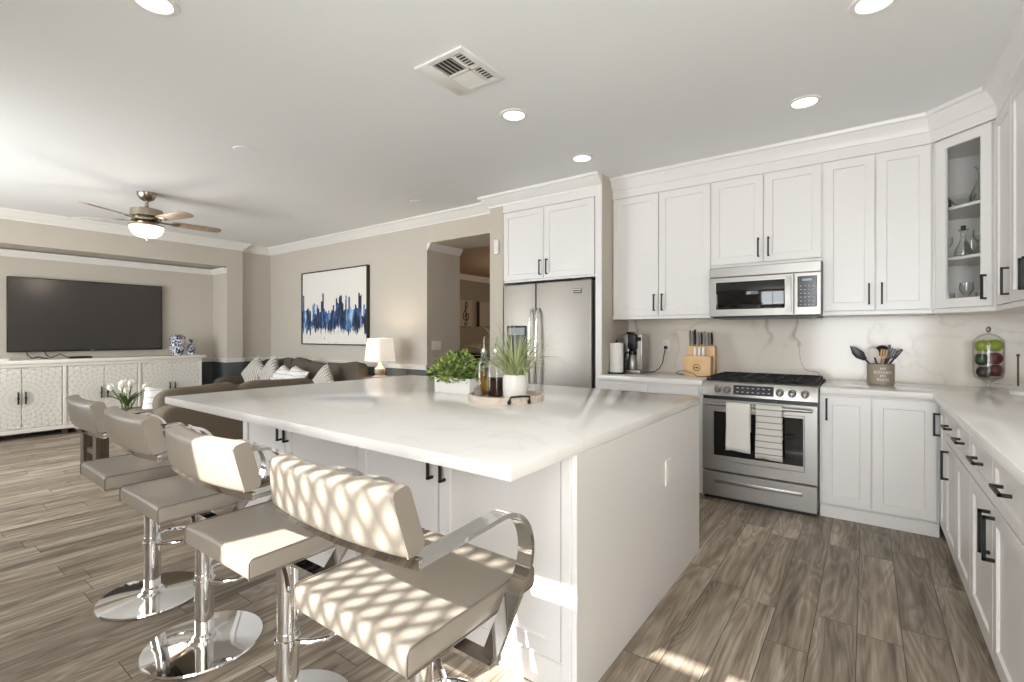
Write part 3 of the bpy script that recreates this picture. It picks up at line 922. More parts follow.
# corner cabinet with the glass door
def corner_cabinet():
    t = thing('corner_cabinet', 'white diagonal corner wall cabinet with a glass door', 'cabinet', (0.356, UY, UZ), math.radians(-45))
    W = 0.37
    top = CZ - 0.16
    k = 0.021 / math.sqrt(2)
    A, D_ = (0.356 + k, UY + k), (RX + k, 3.988 + k)
    foot = [(0.358, UY + 0.022), (WX - 0.013, WY - 0.013), (0.358, WY - 0.013)]
    b = B()
    # carcass: two backs, two sides, top and bottom, face frame
    b.box(0.358, WX - 0.014, WY - 0.026, WY - 0.014, UZ, top); b.box(WX - 0.026, WX - 0.014, 3.99, WY - 0.026, UZ, top)
    b.box(0.358, 0.374, UY + 0.025, WY - 0.026, UZ, top); b.box(RX + 0.022, WX - 0.026, 3.99, 4.006, UZ, top)
    pent = [(0.362, UY + 0.03), (RX + 0.03, 3.994), (WX - 0.027, 3.994), (WX - 0.027, WY - 0.027), (0.362, WY - 0.027)]
    b.prism(pent, UZ + 0.0, UZ + 0.03); b.prism(pent, 2.52, 2.545)
    obj('body', b, 'cab', t, world=True, root=t)
    for z in (1.755, 2.085):
        bb = B(); q = [(0.375, UY + 0.055), (0.375 + 0.25, UY - 0.195), (WX - 0.03, 4.01), (WX - 0.03, WY - 0.03), (0.375, WY - 0.03)]
        bb.prism(q, z, z + 0.018); obj('shelf', bb, 'cab', t, world=True, root=t)
    b = B()   # face frame in the cabinet's own turned coordinates
    L = 0.368
    b.box(-0.002, 0.03, 0.021, 0.04, 0.0, 1.14); b.box(L - 0.03, L + 0.002, 0.021, 0.04, 0.0, 1.14)
    b.box(0.03, L - 0.03, 0.021, 0.04, 0.0, 0.04); b.box(0.03, L - 0.03, 0.021, 0.04, 1.12, 1.17)
    obj('face_frame', b, 'cab', t)
    obj('light_rail', B().box(0, L, 0.004, 0.02, 0, 0.028, 0.002, 1), 'cab', t)
    b = B(); shaker(b, 0.022, L - 0.022, DB, DT, fr=0.058, panel=False)
    dr = obj('door', b, 'cab', t, smooth=20)
    obj('glass_pane', B().box(0.022 + 0.056, L - 0.022 - 0.056, 0.011, 0.015, DB + 0.056, DT - 0.056), 'pane', dr)
    obj('handle', pull(B(), L - 0.052, DB + 0.115), 'black', dr)
    return t


corner_cabinet()
# uppers on the right wall
def right_upper(label, y0, widths, hsides):
    w = sum(widths); fr = []; x = 0
    for i, (wd, hs) in enumerate(zip(widths, hsides)):
        a, c = x + 0.004, x + wd - 0.004
        fr.append(('door', a, c, DB, DT, ('v', c - 0.03 if hs == 'r' else a + 0.03, DB + 0.115)))
        x += wd
    cabinet('upper_cabinet', label, (RX, y0, UZ), w, CZ - 0.15 - UZ, WX - 0.013 - RX, -PI / 2, fr, group='white upper cabinets on the right wall', rail=True)


right_upper('narrow white wall cabinet right of the glass-door corner cabinet', 3.985, [0.37], ['r'])
right_upper('white two-door wall cabinet at the right edge with paired black handles', 3.612, [0.375, 0.375], ['r', 'l'])

# base cabinets
BH = 0.862
BY = 3.965         # door faces on the range wall
cabinet('base_cabinet', 'white base cabinet between fridge panel and range under the coffee maker', (-1.94, BY, 0), 0.90, BH, WY - 0.014 - BY, 0,
        [('door', 0.004, 0.446, 0.105, 0.84, None), ('door', 0.452, 0.862, 0.105, 0.84, None)], toe=True, group='white base cabinets')
cabinet('base_cabinet', 'white two-door base cabinet right of the range', (-0.262, BY, 0), 0.63, BH, WY - 0.014 - BY, 0,
        [('door', 0.014, 0.287, 0.105, 0.846, ('v', 0.042, 0.755)), ('door', 0.293, 0.616, 0.105, 0.846, None)], toe=True, group='white base cabinets')
RB = 0.365
def right_base(label, y0, w, dw, doors):
    fr = []
    x = 0.0
    for k in range(2):
        a, c = k * w / 2 + 0.004, (k + 1) * w / 2 - 0.004
        fr.append(('drawer', a, c, 0.665, 0.848, ('h', (a + c) / 2, 0.765, 0.13)))
    for (a, c, hx) in doors:
        fr.append(('door', a, c, 0.105, 0.655, ('v', hx, 0.545, 0.16) if hx else None))
    return cabinet('base_cabinet', label, (RB, y0, 0), w, BH, WX - 0.014 - RB, -PI / 2, fr, toe=True, group='white base cabinets')


right_base('white right-hand base cabinet with two drawers nearest the inner corner', 3.70, 0.82, 0, [(0.004, 0.407, 0.14), (0.413, 0.816, None)])
right_base('white right-hand base cabinet with two drawers over paired black door handles', 2.875, 0.92, 0, [(0.004, 0.457, 0.42), (0.463, 0.916, 0.50)])
right_base('white base cabinet nearest the camera at the right edge', 1.95, 0.92, 0, [(0.004, 0.457, 0.42), (0.463, 0.916, 0.50)])
cabinet('base_cabinet', 'narrow white base cabinet door in the inner corner with one black handle', (RB, 3.945, 0), 0.243, BH, 0.35, -PI / 2,
        [('door', 0.002, 0.240, 0.105, 0.846, ('v', 0.020, 0.715, 0.14))], toe=True, group='white base cabinets')

# counters
b = B(); b.box(-1.944, -1.041, 3.945, WY - 0.013, 0.864, 0.905, 0.004, 2)
tag(obj('countertop', b, 'quartz'), 'white quartz counter left of the range under the coffee maker', 'countertop')
b = B(); b.prism([(-0.258, 3.945), (0.335, 3.945), (0.335, 0.90), (WX - 0.013, 0.90), (WX - 0.013, WY - 0.013), (-0.258, WY - 0.013)], 0.864, 0.905, 0.004)
tag(obj('countertop', b, 'quartz'), 'white quartz counter wrapping the corner right of the range', 'countertop')

# ------------------------------------------------------------------ island
IX0, IX1, IY0, IY1 = -3.31, -0.785, 1.06, 2.95
FY = 1.43
b = B(); b.box(IX0, IX1, IY0, IY1, 0.864, 0.905, 0.004, 2)
tag(obj('island_countertop', b, 'quartz'), 'large white quartz island top with a seating overhang', 'countertop')
t = thing('kitchen_island', 'white paneled kitchen island base with doors behind the bar stools', 'kitchen island', (-3.20, FY, 0))
b = B(); b.box(-3.20, IX1 - 0.022, FY + 0.045, IY1 - 0.04, 0.0, 0.863); obj('body', b, 'cab', t, world=True, root=t)
b = B(); b.box(IX1 - 0.022, IX1 - 0.003, FY + 0.008, IY1 - 0.03, 0.0, 0.863, 0.002, 1); obj('end_panel', b, 'cab', t, world=True, root=t)
b = B(); b.box(-0.845, IX1 - 0.022, FY, FY + 0.045, 0.0, 0.863, 0.002, 1); obj('corner_post', b, 'cab', t, world=True, root=t)
b = B(); b.box(-3.20, -0.852, FY + 0.028, FY + 0.045, 0.0, 0.11, 0.002, 1); obj('base_trim', b, 'cab', t, world=True, root=t)
b = B(); b.box(-3.20, -0.852, FY + 0.036, FY + 0.045, 0.11, 0.863); obj('face_frame', b, 'cab', t, world=True, root=t)
for x0, x1, hx in ((-3.19, -2.685, -2.715), (-2.675, -2.02, -2.645), (-2.0, -1.455, -1.485), (-1.445, -0.856, -1.412)):
    bb = B(); shaker(bb, x0 + 3.20, x1 + 3.20, 0.13, 0.852, y0=0.015)
    dr = obj('door', bb, 'cab', t, smooth=20)
    obj('handle', pull(B(), hx + 3.20, 0.735, 0.15, y0=0.015), 'black', dr)
b = B(); b.box(IX1 - 0.003, IX1 + 0.003, 2.325, 2.40, 0.53, 0.655, 0.002, 1)
b2 = thing('outlet_plate', 'white outlet plate on the island end panel', 'outlet', (IX1, 2.36, 0.59))
obj('plate', b, 'outlet', b2, world=True, root=b2)
obj('socket', B().box(IX1 + 0.003, IX1 + 0.0045, 2.345, 2.38, 0.55, 0.635, 0.001, 1), 'trim', b2, world=True, root=b2)


# ------------------------------------------------------------------ bar stools
def arc(c, r, a0, a1, n):
    return [(c[0] + r * math.cos(a0 + (a1 - a0) * i / n), c[1] + r * math.sin(a0 + (a1 - a0) * i / n)) for i in range(n + 1)]


def make_stool(label):
    t = thing('bar_stool', label, 'bar stool', (0, 0, 0), 0, 'bar stools along the island')
    b = B(); b.lathe([(0.001, 0.0), (0.212, 0.0), (0.217, 0.004), (0.214, 0.011), (0.16, 0.015), (0.06, 0.02), (0.05, 0.03), (0.001, 0.03)], seg=72); obj('base', b, 'chrome', t)
    b = B(); b.cyl((0, 0, 0.025), (0, 0, 0.29), 0.035, seg=32); b.lathe([(0.035, 0.028), (0.044, 0.03), (0.044, 0.042), (0.035, 0.05)], caps=False)
    obj('pedestal', b, 'chrome', t)
    b = B(); b.cyl((0, 0, 0.27), (0, 0, 0.60), 0.0325, seg=32); obj('gas_lift', b, 'chrome', t)
    b = B(); b.lathe([(0.033, 0.248), (0.040, 0.250), (0.040, 0.268), (0.033, 0.270)], caps=False, seg=32); obj('collar', b, 'chrome', t)
    # footrest loop in front of the pedestal
    pts = [(-0.034, 0.008), (-0.075, 0.035)] + arc((0, 0.09), 0.105, PI * 1.02, -PI * 0.02, 18) + [(0.075, 0.035), (0.034, 0.008)]
    b = B(); b.tube([(x, y, 0.259) for x, y in pts], 0.0095, 10); obj('footrest', b, 'chrome', t)
    # seat: rounded pad with a waterfall front and back
    prof = []      # side profile: generously rounded rear, tighter front
    ZB, ZT, YR, YF = 0.607, 0.661, -0.225, 0.212
    for cy, cz, r, a0 in ((YF - 0.020, ZT - 0.020, 0.020, 90), (YF - 0.012, ZB + 0.012, 0.012, 0), (YR + 0.005, ZB + 0.005, 0.005, -90), (YR + 0.014, ZT - 0.014, 0.014, -180)):
        for k in range(7):
            a = math.radians(a0 - 90 * k / 6)
            prof.append((cy + r * math.cos(a), cz + r * math.sin(a)))
    b = B()
    def dip(x):
        return 1 - abs(x / 0.207) ** 6
    xs = [-0.207, -0.205, -0.199, -0.18, -0.14, -0.09, -0.04, 0, 0.04, 0.09, 0.14, 0.18, 0.199, 0.205, 0.207]
    tb = b.bm; rows = []
    for x in xs:
        e = 0.006 if abs(x) > 0.206 else (0.002 if abs(x) > 0.2045 else 0.0)
        rows.append([tb.verts.new((x, y + (e if y < -0.016 else -e), z + (e if z < 0.634 else -e) + (0.004 * dip(x) if z > 0.644 else 0))) for y, z in prof])
    for A, Q in zip(rows, rows[1:]):
        for q in range(len(prof)):
            tb.faces.new((A[q], A[(q + 1) % len(prof)], Q[(q + 1) % len(prof)], Q[q]))
    tb.faces.new(rows[0]); tb.faces.new(list(reversed(rows[-1])))
    st = obj('seat', b, 'leather', t, smooth=50)
    for sx in (-1, 1):
        b = B(); b.tube([(sx * 0.2045, y, z + (0.0015 if z > 0.634 else -0.0015)) for y, z in prof], 0.0022, 6, closed=True); obj('piping', b, 'leatherdk', st)
    b = B(); b.box(-0.10, 0.10, -0.12, 0.09, 0.588, 0.602, 0.004, 1); b.cyl((0, 0, 0.56), (0, 0, 0.592), 0.05); b.box(-0.06, 0.06, -0.07, 0.07, 0.575, 0.592, 0.003, 1)
    obj('swivel_plate', b, 'blackpl', t)
    # backrest: low curved pad leaning back
    def bk(u, v):
        pass
    b = B(); n = 28; sec = []
    m = 24
    for i in range(m):
        a = 2 * PI * i / m
        ca, sa = math.cos(a), math.sin(a)
        sec.append((0.0265 * math.copysign(abs(ca) ** 0.42, ca), 0.064 * math.copysign(abs(sa) ** 0.30, sa)))
    path, sc = [], []
    for i in range(n + 1):
        x = -0.243 + 0.486 * i / n
        path.append((x, -0.248 + 0.020 * (x / 0.243) ** 2, 0.921))
        e = min(i, n - i)
        sc.append({0: 0.965}.get(e, 1.0))
    b.sweep(path, sec, side=(0, 1, 0), scales=sc)
    for v in b.bm.verts:
        v.co.x *= 1 - 0.095 * (v.co.z - 0.856) / 0.11
    bmesh.ops.transform(b.bm, matrix=Matrix.Translation((0, -0.24, 0.85)) @ Matrix.Rotation(math.radians(10), 4, 'X') @ Matrix.Translation((0, 0.24, -0.85)), verts=b.bm.verts)
    bkr = obj('backrest', b, 'leather', t, smooth=50)
    for sx in (-1, 1):
        b = B(); pp = []
        for k in range(9):
            z = 0.862 + 0.114 * k / 8
            v = Matrix.Translation((0, -0.24, 0.85)) @ Matrix.Rotation(math.radians(10), 4, 'X') @ Matrix.Translation((0, 0.24, -0.85)) @ Vector((sx * 0.2430 * (1 - 0.095 * (z - 0.856) / 0.11), -0.2515, z))
            pp.append(v)
        b.tube(pp, 0.0028, 6); obj('piping', b, 'leatherdk', bkr)
    # one flat chrome bar: arm - across the back - arm, then down and across under the seat
    rect = [(-0.021, -0.0055), (0.021, -0.0055), (0.021, 0.0055), (-0.021, 0.0055)]
    AX = 0.238
    b = B()
    for sx in (-1, 1):
        yz = [(-0.240, 0.846), (-0.15, 0.849), (-0.06, 0.853), (0.01, 0.856)]
        c = (0.022, 0.748)
        yz += [(c[0] + 0.108 * math.cos(a) , c[1] + 0.108 * math.sin(a)) for a in [math.radians(90 - 12 * k) for k in range(0, 12)]]
        yz += [(-0.018, 0.542)]
        b.sweep([(sx * AX, y, z) for y, z in yz], rect, side=(1, 0, 0))
    b.sweep([(-AX - 0.02, -0.018, 0.5465), (0, -0.018, 0.5465), (AX + 0.02, -0.018, 0.5465)], [(-0.021, -0.005), (0.021, -0.005), (0.021, 0.005), (-0.021, 0.005)], side=(0, 1, 0))
    pth = [(-0.256 + 0.512 * i / 24, -0.258 + 0.020 * ((-0.256 + 0.512 * i / 24) / 0.243) ** 2, 0.847) for i in range(25)]
    b.sweep(pth, [(-0.006, -0.010), (0.006, -0.010), (0.006, 0.010), (-0.006, 0.010)], side=(0, 1, 0))
    obj('armrest_frame', b, 'chrome', t, smooth=30)
    b = B(); b.tube([(0.05, -0.07, 0.585), (0.12, -0.085, 0.575), (0.16, -0.095, 0.55), (0.19, -0.105, 0.522)], 0.007, 10); obj('lever', b, 'chrome', t)
    return t


stools = [(-0.915, 0.848, 0, 'taupe bar stool nearest the camera with sun lattice on its seat'),
          (-1.545, 0.842, 1, 'taupe bar stool second from the camera with one sunlit seat corner'),
          (-2.195, 0.842, 0, 'taupe bar stool third from the camera, unlit by the sun'),
          (-2.80, 0.845, -1, 'taupe bar stool farthest from the camera, by the sideboard')]
proto = None
for x, y, r, lab in stools:
    s_ = make_stool(lab) if proto is None else copy_tree(proto)
    if proto is None:
        proto = s_
    s_.location = (x, y, 0); s_.rotation_euler = (0, 0, math.radians(r)); s_['label'] = lab

# ------------------------------------------------------------------ fridge
t = thing('fridge', 'stainless steel side-by-side fridge with two curved handles', 'fridge', (-3.075, 4.02, 0))
W_ = 1.03
b = B(); b.box(0.005, W_ - 0.002, 0.075, 0.80, 0.02, 1.775, 0.004, 1); obj('body', b, 'greyplastic', t)
dl = obj('door', B().box(0.0, 0.402, 0.0, 0.068, 0.06, 1.785, 0.012, 3), 'steelv', t)
dr = obj('door', B().box(0.411, W_ - 0.004, 0.0, 0.068, 0.06, 1.785, 0.012, 3), 'steelv', t)
for hx, par in ((0.365, dl), (0.448, dr)):
    pts = [(hx, 0.0, 0.62), (hx, -0.04, 0.66)] + [(hx, -0.045 - 0.018 * math.sin(PI * k / 12), 0.70 + 0.75 * k / 12) for k in range(13)] + [(hx, -0.04, 1.49), (hx, 0.0, 1.53)]
    b = B(); b.sweep(pts, [(0.013 * math.cos(2 * PI * i / 12), 0.010 * math.sin(2 * PI * i / 12)) for i in range(12)], side=(1, 0, 0)); obj('handle', b, 'chrome', par)
b = B(); b.box(0.05, 0.30, -0.006, 0.01, 0.93, 1.36, 0.006, 2); dp = obj('water_dispenser', b, 'blackpl', dl)
obj('control_strip', B().box(0.07, 0.28, -0.009, -0.005, 1.26, 1.34, 0.002, 1), 'display', dp)
obj('drip_tray', B().box(0.08, 0.27, -0.02, -0.004, 0.94, 0.965, 0.003, 1), 'steel', dp)
b = B(); b.box(0.84, 0.925, -0.004, 0.001, 1.66, 1.705, 0.001, 1); bd = obj('badge', b, 'blackpl', dr)
b = B(); b.box(0.842, 0.923, -0.0048, -0.0035, 1.69, 1.70); b.box(0.85, 0.915, -0.0048, -0.0035, 1.672, 1.678); obj('badge_mark', b, 'steel', bd)
obj('hinge_cover', B().box(W_ - 0.10, W_ - 0.01, 0.01, 0.12, 1.776, 1.798, 0.004, 1), 'blackpl', t)
obj('kick_grille', B().box(0.01, W_ - 0.01, 0.03, 0.075, 0.0, 0.055, 0.004, 1), 'blackpl', t)

# ------------------------------------------------------------------ range
t = thing('range', 'stainless steel gas range with two towels on its oven door', 'range', (-1.034, 3.92, 0))
W_ = 0.768
b = B(); b.box(0.002, W_ - 0.002, 0.045, 0.70, 0.03, 0.895, 0.003, 1); obj('body', b, 'steel', t)
b = B(); b.prism([(0.0, 0.795), (-0.012, 0.80), (0.015, 0.905), (0.05, 0.912), (0.05, 0.795)], 0, W_, 0.002, Matrix(((0, 0, 1, 0), (1, 0, 0, 0), (0, 1, 0, 0), (0, 0, 0, 1))))
cp = obj('control_panel', b, 'steel', t)
TILT = Matrix.Rotation(math.radians(14), 4, 'X')
b = B(); b.box(-0.135, 0.135, -0.004, 0.004, -0.035, 0.035, 0.003, 1, mtx=Matrix.Translation((0.36, -0.001, 0.853)) @ Matrix.Rotation(math.radians(-14), 4, 'X'))
ds = obj('display', b, 'display', cp)
b = B()
for i in range(7):
    for j in range(2):
        b.box(-0.007, 0.007, -0.0055, -0.0035, -0.003, 0.003, mtx=Matrix.Translation((0.36 - 0.105 + i * 0.035, -0.001 + (j - 0.5) * 0.008, 0.853 + (j - 0.5) * 0.03)) @ Matrix.Rotation(math.radians(-14), 4, 'X'))
obj('display_mark', b, 'glyph', ds)
for kx in (0.115, 0.182, 0.535, 0.612, 0.690):
    b = B(); b.cyl((kx, 0.004, 0.853), (kx, -0.012, 0.849), 0.026, seg=28); b.cyl((kx, -0.011, 0.849), (kx, -0.038, 0.842), 0.021, 0.018, seg=28, bev=0.003)
    b.box(-0.0045, 0.0045, -0.012, 0.0, -0.019, 0.019, 0.002, 1, mtx=Matrix.Translation((kx, -0.034, 0.842)))
    obj('knob', b, 'steel', t)
b = B(); shaker(b, 0.004, W_ - 0.004, 0.228, 0.772, y0=-0.012, th=0.055, fr=0.075, rec=0.004)
od = obj('oven_door', b, 'steel', t, smooth=20)
obj('window', B().box(0.088, 0.680, -0.0135, -0.006, 0.345, 0.680, 0.002, 1), 'darkglass', od)
b = B(); b.cyl((0.03, -0.06, 0.742), (W_ - 0.03, -0.06, 0.742), 0.0125, seg=20, bev=0.003)
for hx in (0.055, W_ - 0.055):
    b.box(hx - 0.014, hx + 0.014, -0.06, -0.011, 0.73, 0.754, 0.003, 1)
obj('handle', b, 'steel', od)
b = B(); b.box(0.004, W_ - 0.004, -0.010, 0.045, 0.028, 0.214, 0.004, 1); dw = obj('warming_drawer', b, 'steel', t)
b = B(); b.box(0.095, 0.675, -0.022, -0.009, 0.135, 0.163, 0.004, 2); obj('drawer_grip', b, 'steel', dw)
obj('kick_plate', B().box(0.01, W_ - 0.01, 0.02, 0.05, 0.0, 0.03), 'blackpl', t)
obj('shadow_gap', B().box(0.006, W_ - 0.006, 0.0, 0.046, 0.772, 0.797), 'blackpl', t)
b = B(); b.box(0.0, W_, 0.045, 0.705, 0.895, 0.912, 0.004, 1); obj('cooktop', b, 'iron', t)
for gx0, gx1 in ((0.015, 0.262), (0.268, 0.500), (0.506, 0.753)):
    b = B(); z0, z1 = 0.926, 0.938
    for x in (gx0, gx1 - 0.012):
        b.box(x, x + 0.012, 0.07, 0.68, z0, z1, 0.002, 1)
    for y in (0.07, 0.365, 0.668):
        b.box(gx0, gx1, y, y + 0.012, z0, z1, 0.002, 1)
    gm = (gx0 + gx1) / 2
    b.box(gm - 0.005, gm + 0.005, 0.07, 0.68, z0, z1 + 0.002, 0.002, 1)
    for y in (0.215, 0.515):
        b.box(gx0, gx1, y - 0.005, y + 0.005, z0, z1 + 0.002, 0.002, 1)
    for x in (gx0, gx1 - 0.012):
        for y in (0.07, 0.668):
            b.box(x, x + 0.012, y, y + 0.012, 0.911, z0)
    obj('grate', b, 'iron', t)
    for y in (0.215, 0.515):
        b = B(); b.lathe([(0.045, 0.911), (0.045, 0.916), (0.034, 0.917), (0.034, 0.924), (0.001, 0.926)], (gm, y, 0), 24); obj('burner', b, 'iron', t)


def towel(name, label, x0, x1, zf, zb, m, group=None):
    """cloth folded over the oven handle: front fall, fold over the bar and back fall"""
    t = B(); cy, cz = 3.92 - 0.06, 0.742; r = 0.0165
    prof = [(cy + r, zb)] + [(cy + r, zb + (cz - zb) * k / 4) for k in range(1, 5)]
    prof += [(cy + r * math.cos(math.radians(a)), cz + r * math.sin(math.radians(a))) for a in range(20, 180, 20)]
    prof += [(cy - r, cz - (cz - zf) * k / 10) for k in range(0, 11)]
    n = 14
    th = 0.005
    def fn(off):
        def f(u, v):
            q = v * (len(prof) - 1); i = min(int(q), len(prof) - 2); fr = q - i
            y = prof[i][0] + (prof[i + 1][0] - prof[i][0]) * fr; z = prof[i][1] + (prof[i + 1][1] - prof[i][1]) * fr
            dy, dz = prof[i + 1][0] - prof[i][0], prof[i + 1][1] - prof[i][1]; l = math.hypot(dy, dz) or 1
            hang = max(0.0, (cz - z) / 0.35)
            y2 = y + off * (dz / l) * -1 + (0.004 * math.sin(u * 9) * hang if y < cy else 0)
            return (x0 + (x1 - x0) * u + 0.004 * math.sin(hang * 5) * (0.5 - u), y2, z + off * (dy / l) + (0.004 * math.sin(u * 5) if i >= len(prof) - 2 else 0))
        return f
    t.surf(fn(0), n, len(prof)); t.surf(fn(-th), n, len(prof))
    o = obj(name, t, m, smooth=60)
    md = o.modifiers.new('cloth_thickness', 'SOLIDIFY'); md.thickness = 0.002
    return tag(o, label, 'towel', group)


towel('dish_towel', 'plain white dish towel on the left of the oven handle', -0.845, -0.680, 0.405, 0.55, 'towel', 'towels on the oven handle')
towel('dish_towel', 'grey striped dish towel on the right of the oven handle', -0.645, -0.475, 0.375, 0.52, 'towelstripe', 'towels on the oven handle')

# ------------------------------------------------------------------ microwave
t = thing('microwave', 'stainless steel over-the-range microwave', 'microwave', (-1.043, 4.17, 1.40))
W_ = 0.778; H_ = 0.412
b = B(); b.box(0.0, W_, 0.025, 0.46, 0.012, H_, 0.003, 1); obj('body', b, 'steel', t)
b = B(); b.box(0, W_, 0.0, 0.026, H_ - 0.078, H_, 0.004, 1)
vg = obj('vent_strip', b, 'steel', t)
b = B(); b.box(0, 0.603, 0.0, 0.026, 0.015, H_ - 0.081, 0.004, 1); md_ = obj('door', b, 'steel', t)
obj('window', B().box(0.05, 0.545, -0.003, 0.004, 0.072, 0.292, 0.004, 2), 'darkglass', md_)
b = B(); b.sweep([(0.572, -0.028 - 0.010 * math.sin(PI * k / 10), 0.045 + 0.265 * k / 10) for k in range(11)], [(-0.017, -0.006), (0.017, -0.006), (0.017, 0.006), (-0.017, 0.006)], side=(1, 0, 0))
for z in (0.05, 0.30):
    b.box(0.56, 0.584, -0.03, 0.002, z - 0.008, z + 0.008)
obj('handle', b, 'steel', md_, smooth=30)
b = B(); b.box(0.609, W_, 0.0, 0.026, 0.015, H_ - 0.081, 0.004, 1); pn = obj('control_panel', b, 'steel', t)
kp = obj('keypad', B().box(0.628, 0.752, -0.003, 0.004, 0.075, 0.305, 0.003, 1), 'display', pn)
b = B()
for i in range(4):
    for j in range(6):
        b.box(0.645 + i * 0.026, 0.655 + i * 0.026, -0.004, -0.0028, 0.088 + j * 0.028, 0.095 + j * 0.028)
b.box(0.66, 0.72, -0.004, -0.0028, 0.268, 0.284); obj('keypad_mark', b, 'glyph', kp)
obj('underside', B().box(0.02, W_ - 0.02, 0.03, 0.45, 0.0, 0.014), 'blackpl', t)

# ------------------------------------------------------------------ things on the range wall counter
CT = 0.905
b0 = thing('paper_towel_holder', 'dark round paper towel stand at the left end of the counter', 'paper towel holder', (-1.880, 4.20, CT))
b = B(); b.lathe([(0.001, 0), (0.082, 0), (0.082, 0.012), (0.001, 0.014)], seg=32); obj('base', b, 'blackpl', b0)
b = B(); b.cyl((0, 0, 0.012), (0, 0, 0.30), 0.007, seg=14); b.sphere((0, 0, 0.305), 0.012); obj('rod', b, 'blackpl', b0)
b = B(); b.lathe([(0.02, 0.0), (0.062, 0.0), (0.0625, 0.27), (0.02, 0.272)], (-1.880, 4.20, CT + 0.015), 40, caps=False)
tag(obj('paper_towel_roll', b, 'paper'), 'white paper towel roll on the dark stand', 'paper towel')

t = thing('coffee_maker', 'steel and black drip coffee maker on the counter', 'coffee maker', (-1.785, 4.385, CT)); t.scale = (0.90, 1, 1.16)
obj('base', B().box(-0.105, 0.115, -0.11, 0.12, 0, 0.028, 0.006, 2), 'steel', t)
obj('water_tank', B().box(-0.105, -0.03, -0.06, 0.12, 0.028, 0.315, 0.006, 2), 'steel', t)
obj('body', B().box(-0.03, 0.115, 0.02, 0.12, 0.028, 0.315, 0.006, 2), 'steel', t)
b = B(); b.box(-0.028, 0.052, -0.10, 0.03, 0.195, 0.318, 0.01, 2); obj('brew_head', b, 'blackpl', t)
sd = obj('side_column', B().box(0.054, 0.115, -0.06, 0.03, 0.028, 0.318, 0.006, 2), 'steel', t)
obj('display', B().box(0.063, 0.106, -0.063, -0.058, 0.262, 0.292, 0.001, 1), 'display', sd)
obj('lid', B().box(-0.09, -0.032, 0.005, 0.10, 0.316, 0.335, 0.005, 1), 'blackpl', t)
t = thing('coffee_carafe', 'steel carafe with black top standing in the coffee maker', 'carafe', (-1.776, 4.327, CT + 0.034)); t.scale = (0.95, 0.95, 1.16)
b = B(); b.lathe([(0.001, 0), (0.052, 0), (0.056, 0.01), (0.052, 0.07), (0.036, 0.115), (0.03, 0.12)], seg=32); obj('body', b, 'steel', t)
b = B(); b.lathe([(0.031, 0.118), (0.034, 0.13), (0.03, 0.15), (0.015, 0.16), (0.001, 0.161)], seg=28); obj('lid', b, 'blackpl', t)
b = B(); b.tube([(-0.03, -0.02, 0.14), (-0.06, -0.03, 0.135), (-0.075, -0.035, 0.09), (-0.06, -0.03, 0.03)], 0.008, 10); obj('handle', b, 'blackpl', t)


def outlet(label, loc, rot, n=1, name='outlet_plate', sockets=True, cat='outlet'):
    t = thing(name, label, cat, loc, rot)
    w = 0.036 * n + (n - 1) * 0.012
    obj('plate', B().box(-w, w, -0.006, 0.0, -0.058, 0.058, 0.003, 2), 'outlet', t)
    for i in range(n):
        cx = (i - (n - 1) / 2) * 0.048
        if sockets:
            b = B()
            for cz in (-0.02, 0.02):
                for dx in (-0.006, 0.006):
                    b.box(cx + dx - 0.0012, cx + dx + 0.0012, -0.0068, -0.005, cz - 0.005, cz + 0.006)
                b.cyl((cx, -0.0068, cz - 0.011), (cx, -0.005, cz - 0.011), 0.0022, seg=10)
            obj('socket', b, 'slot', t)
        else:
            obj('rocker', B().box(cx - 0.016, cx + 0.016, -0.010, -0.005, -0.033, 0.033, 0.002, 1), 'trim', t)
    return t


outlet('white outlet on the backsplash between coffee maker and knife block', (-1.56, WY - 0.012, 1.165), 0)
outlet('white double outlet on the backsplash beside the glass fruit jar', (WX - 0.012, 4.42, 1.14), -PI / 2, 2)
outlet('white light switch plate on the jamb of the hall opening', (-4.413, 4.36, 1.13), PI / 2, 2, 'switch_plate', False, 'light switch')
b = B(); b.tube([(-1.56, WY - 0.02, 1.145), (-1.56, WY - 0.05, 1.13), (-1.565, WY - 0.06, 1.08), (-1.58, WY - 0.06, 1.0), (-1.61, WY - 0.07, 0.94), (-1.645, WY - 0.1, 0.912), (-1.66, WY - 0.14, 0.91), (-1.66, 4.46, 0.912)], 0.004, 8)
b.box(-1.574, -1.546, WY - 0.045, WY - 0.019, 1.13, 1.16, 0.004, 1)
tag(obj('power_cord', b, 'blackpl'), 'black cord from the coffee maker up to the outlet', 'cord')
b = B(); b.tube([(-1.30, 4.34, 0.91), (-1.335, 4.31, 0.918), (-1.35, 4.27, 0.93), (-1.32, 4.25, 0.95), (-1.27, 4.26, 0.955), (-1.21, 4.27, 0.935), (-1.17, 4.26, 0.912), (-1.12, 4.27, 0.91), (-1.10, 4.30, 0.911)], 0.004, 8)
tag(obj('charging_cable', b, 'greyplastic'), 'grey looped cable lying in front of the knife block', 'cord')

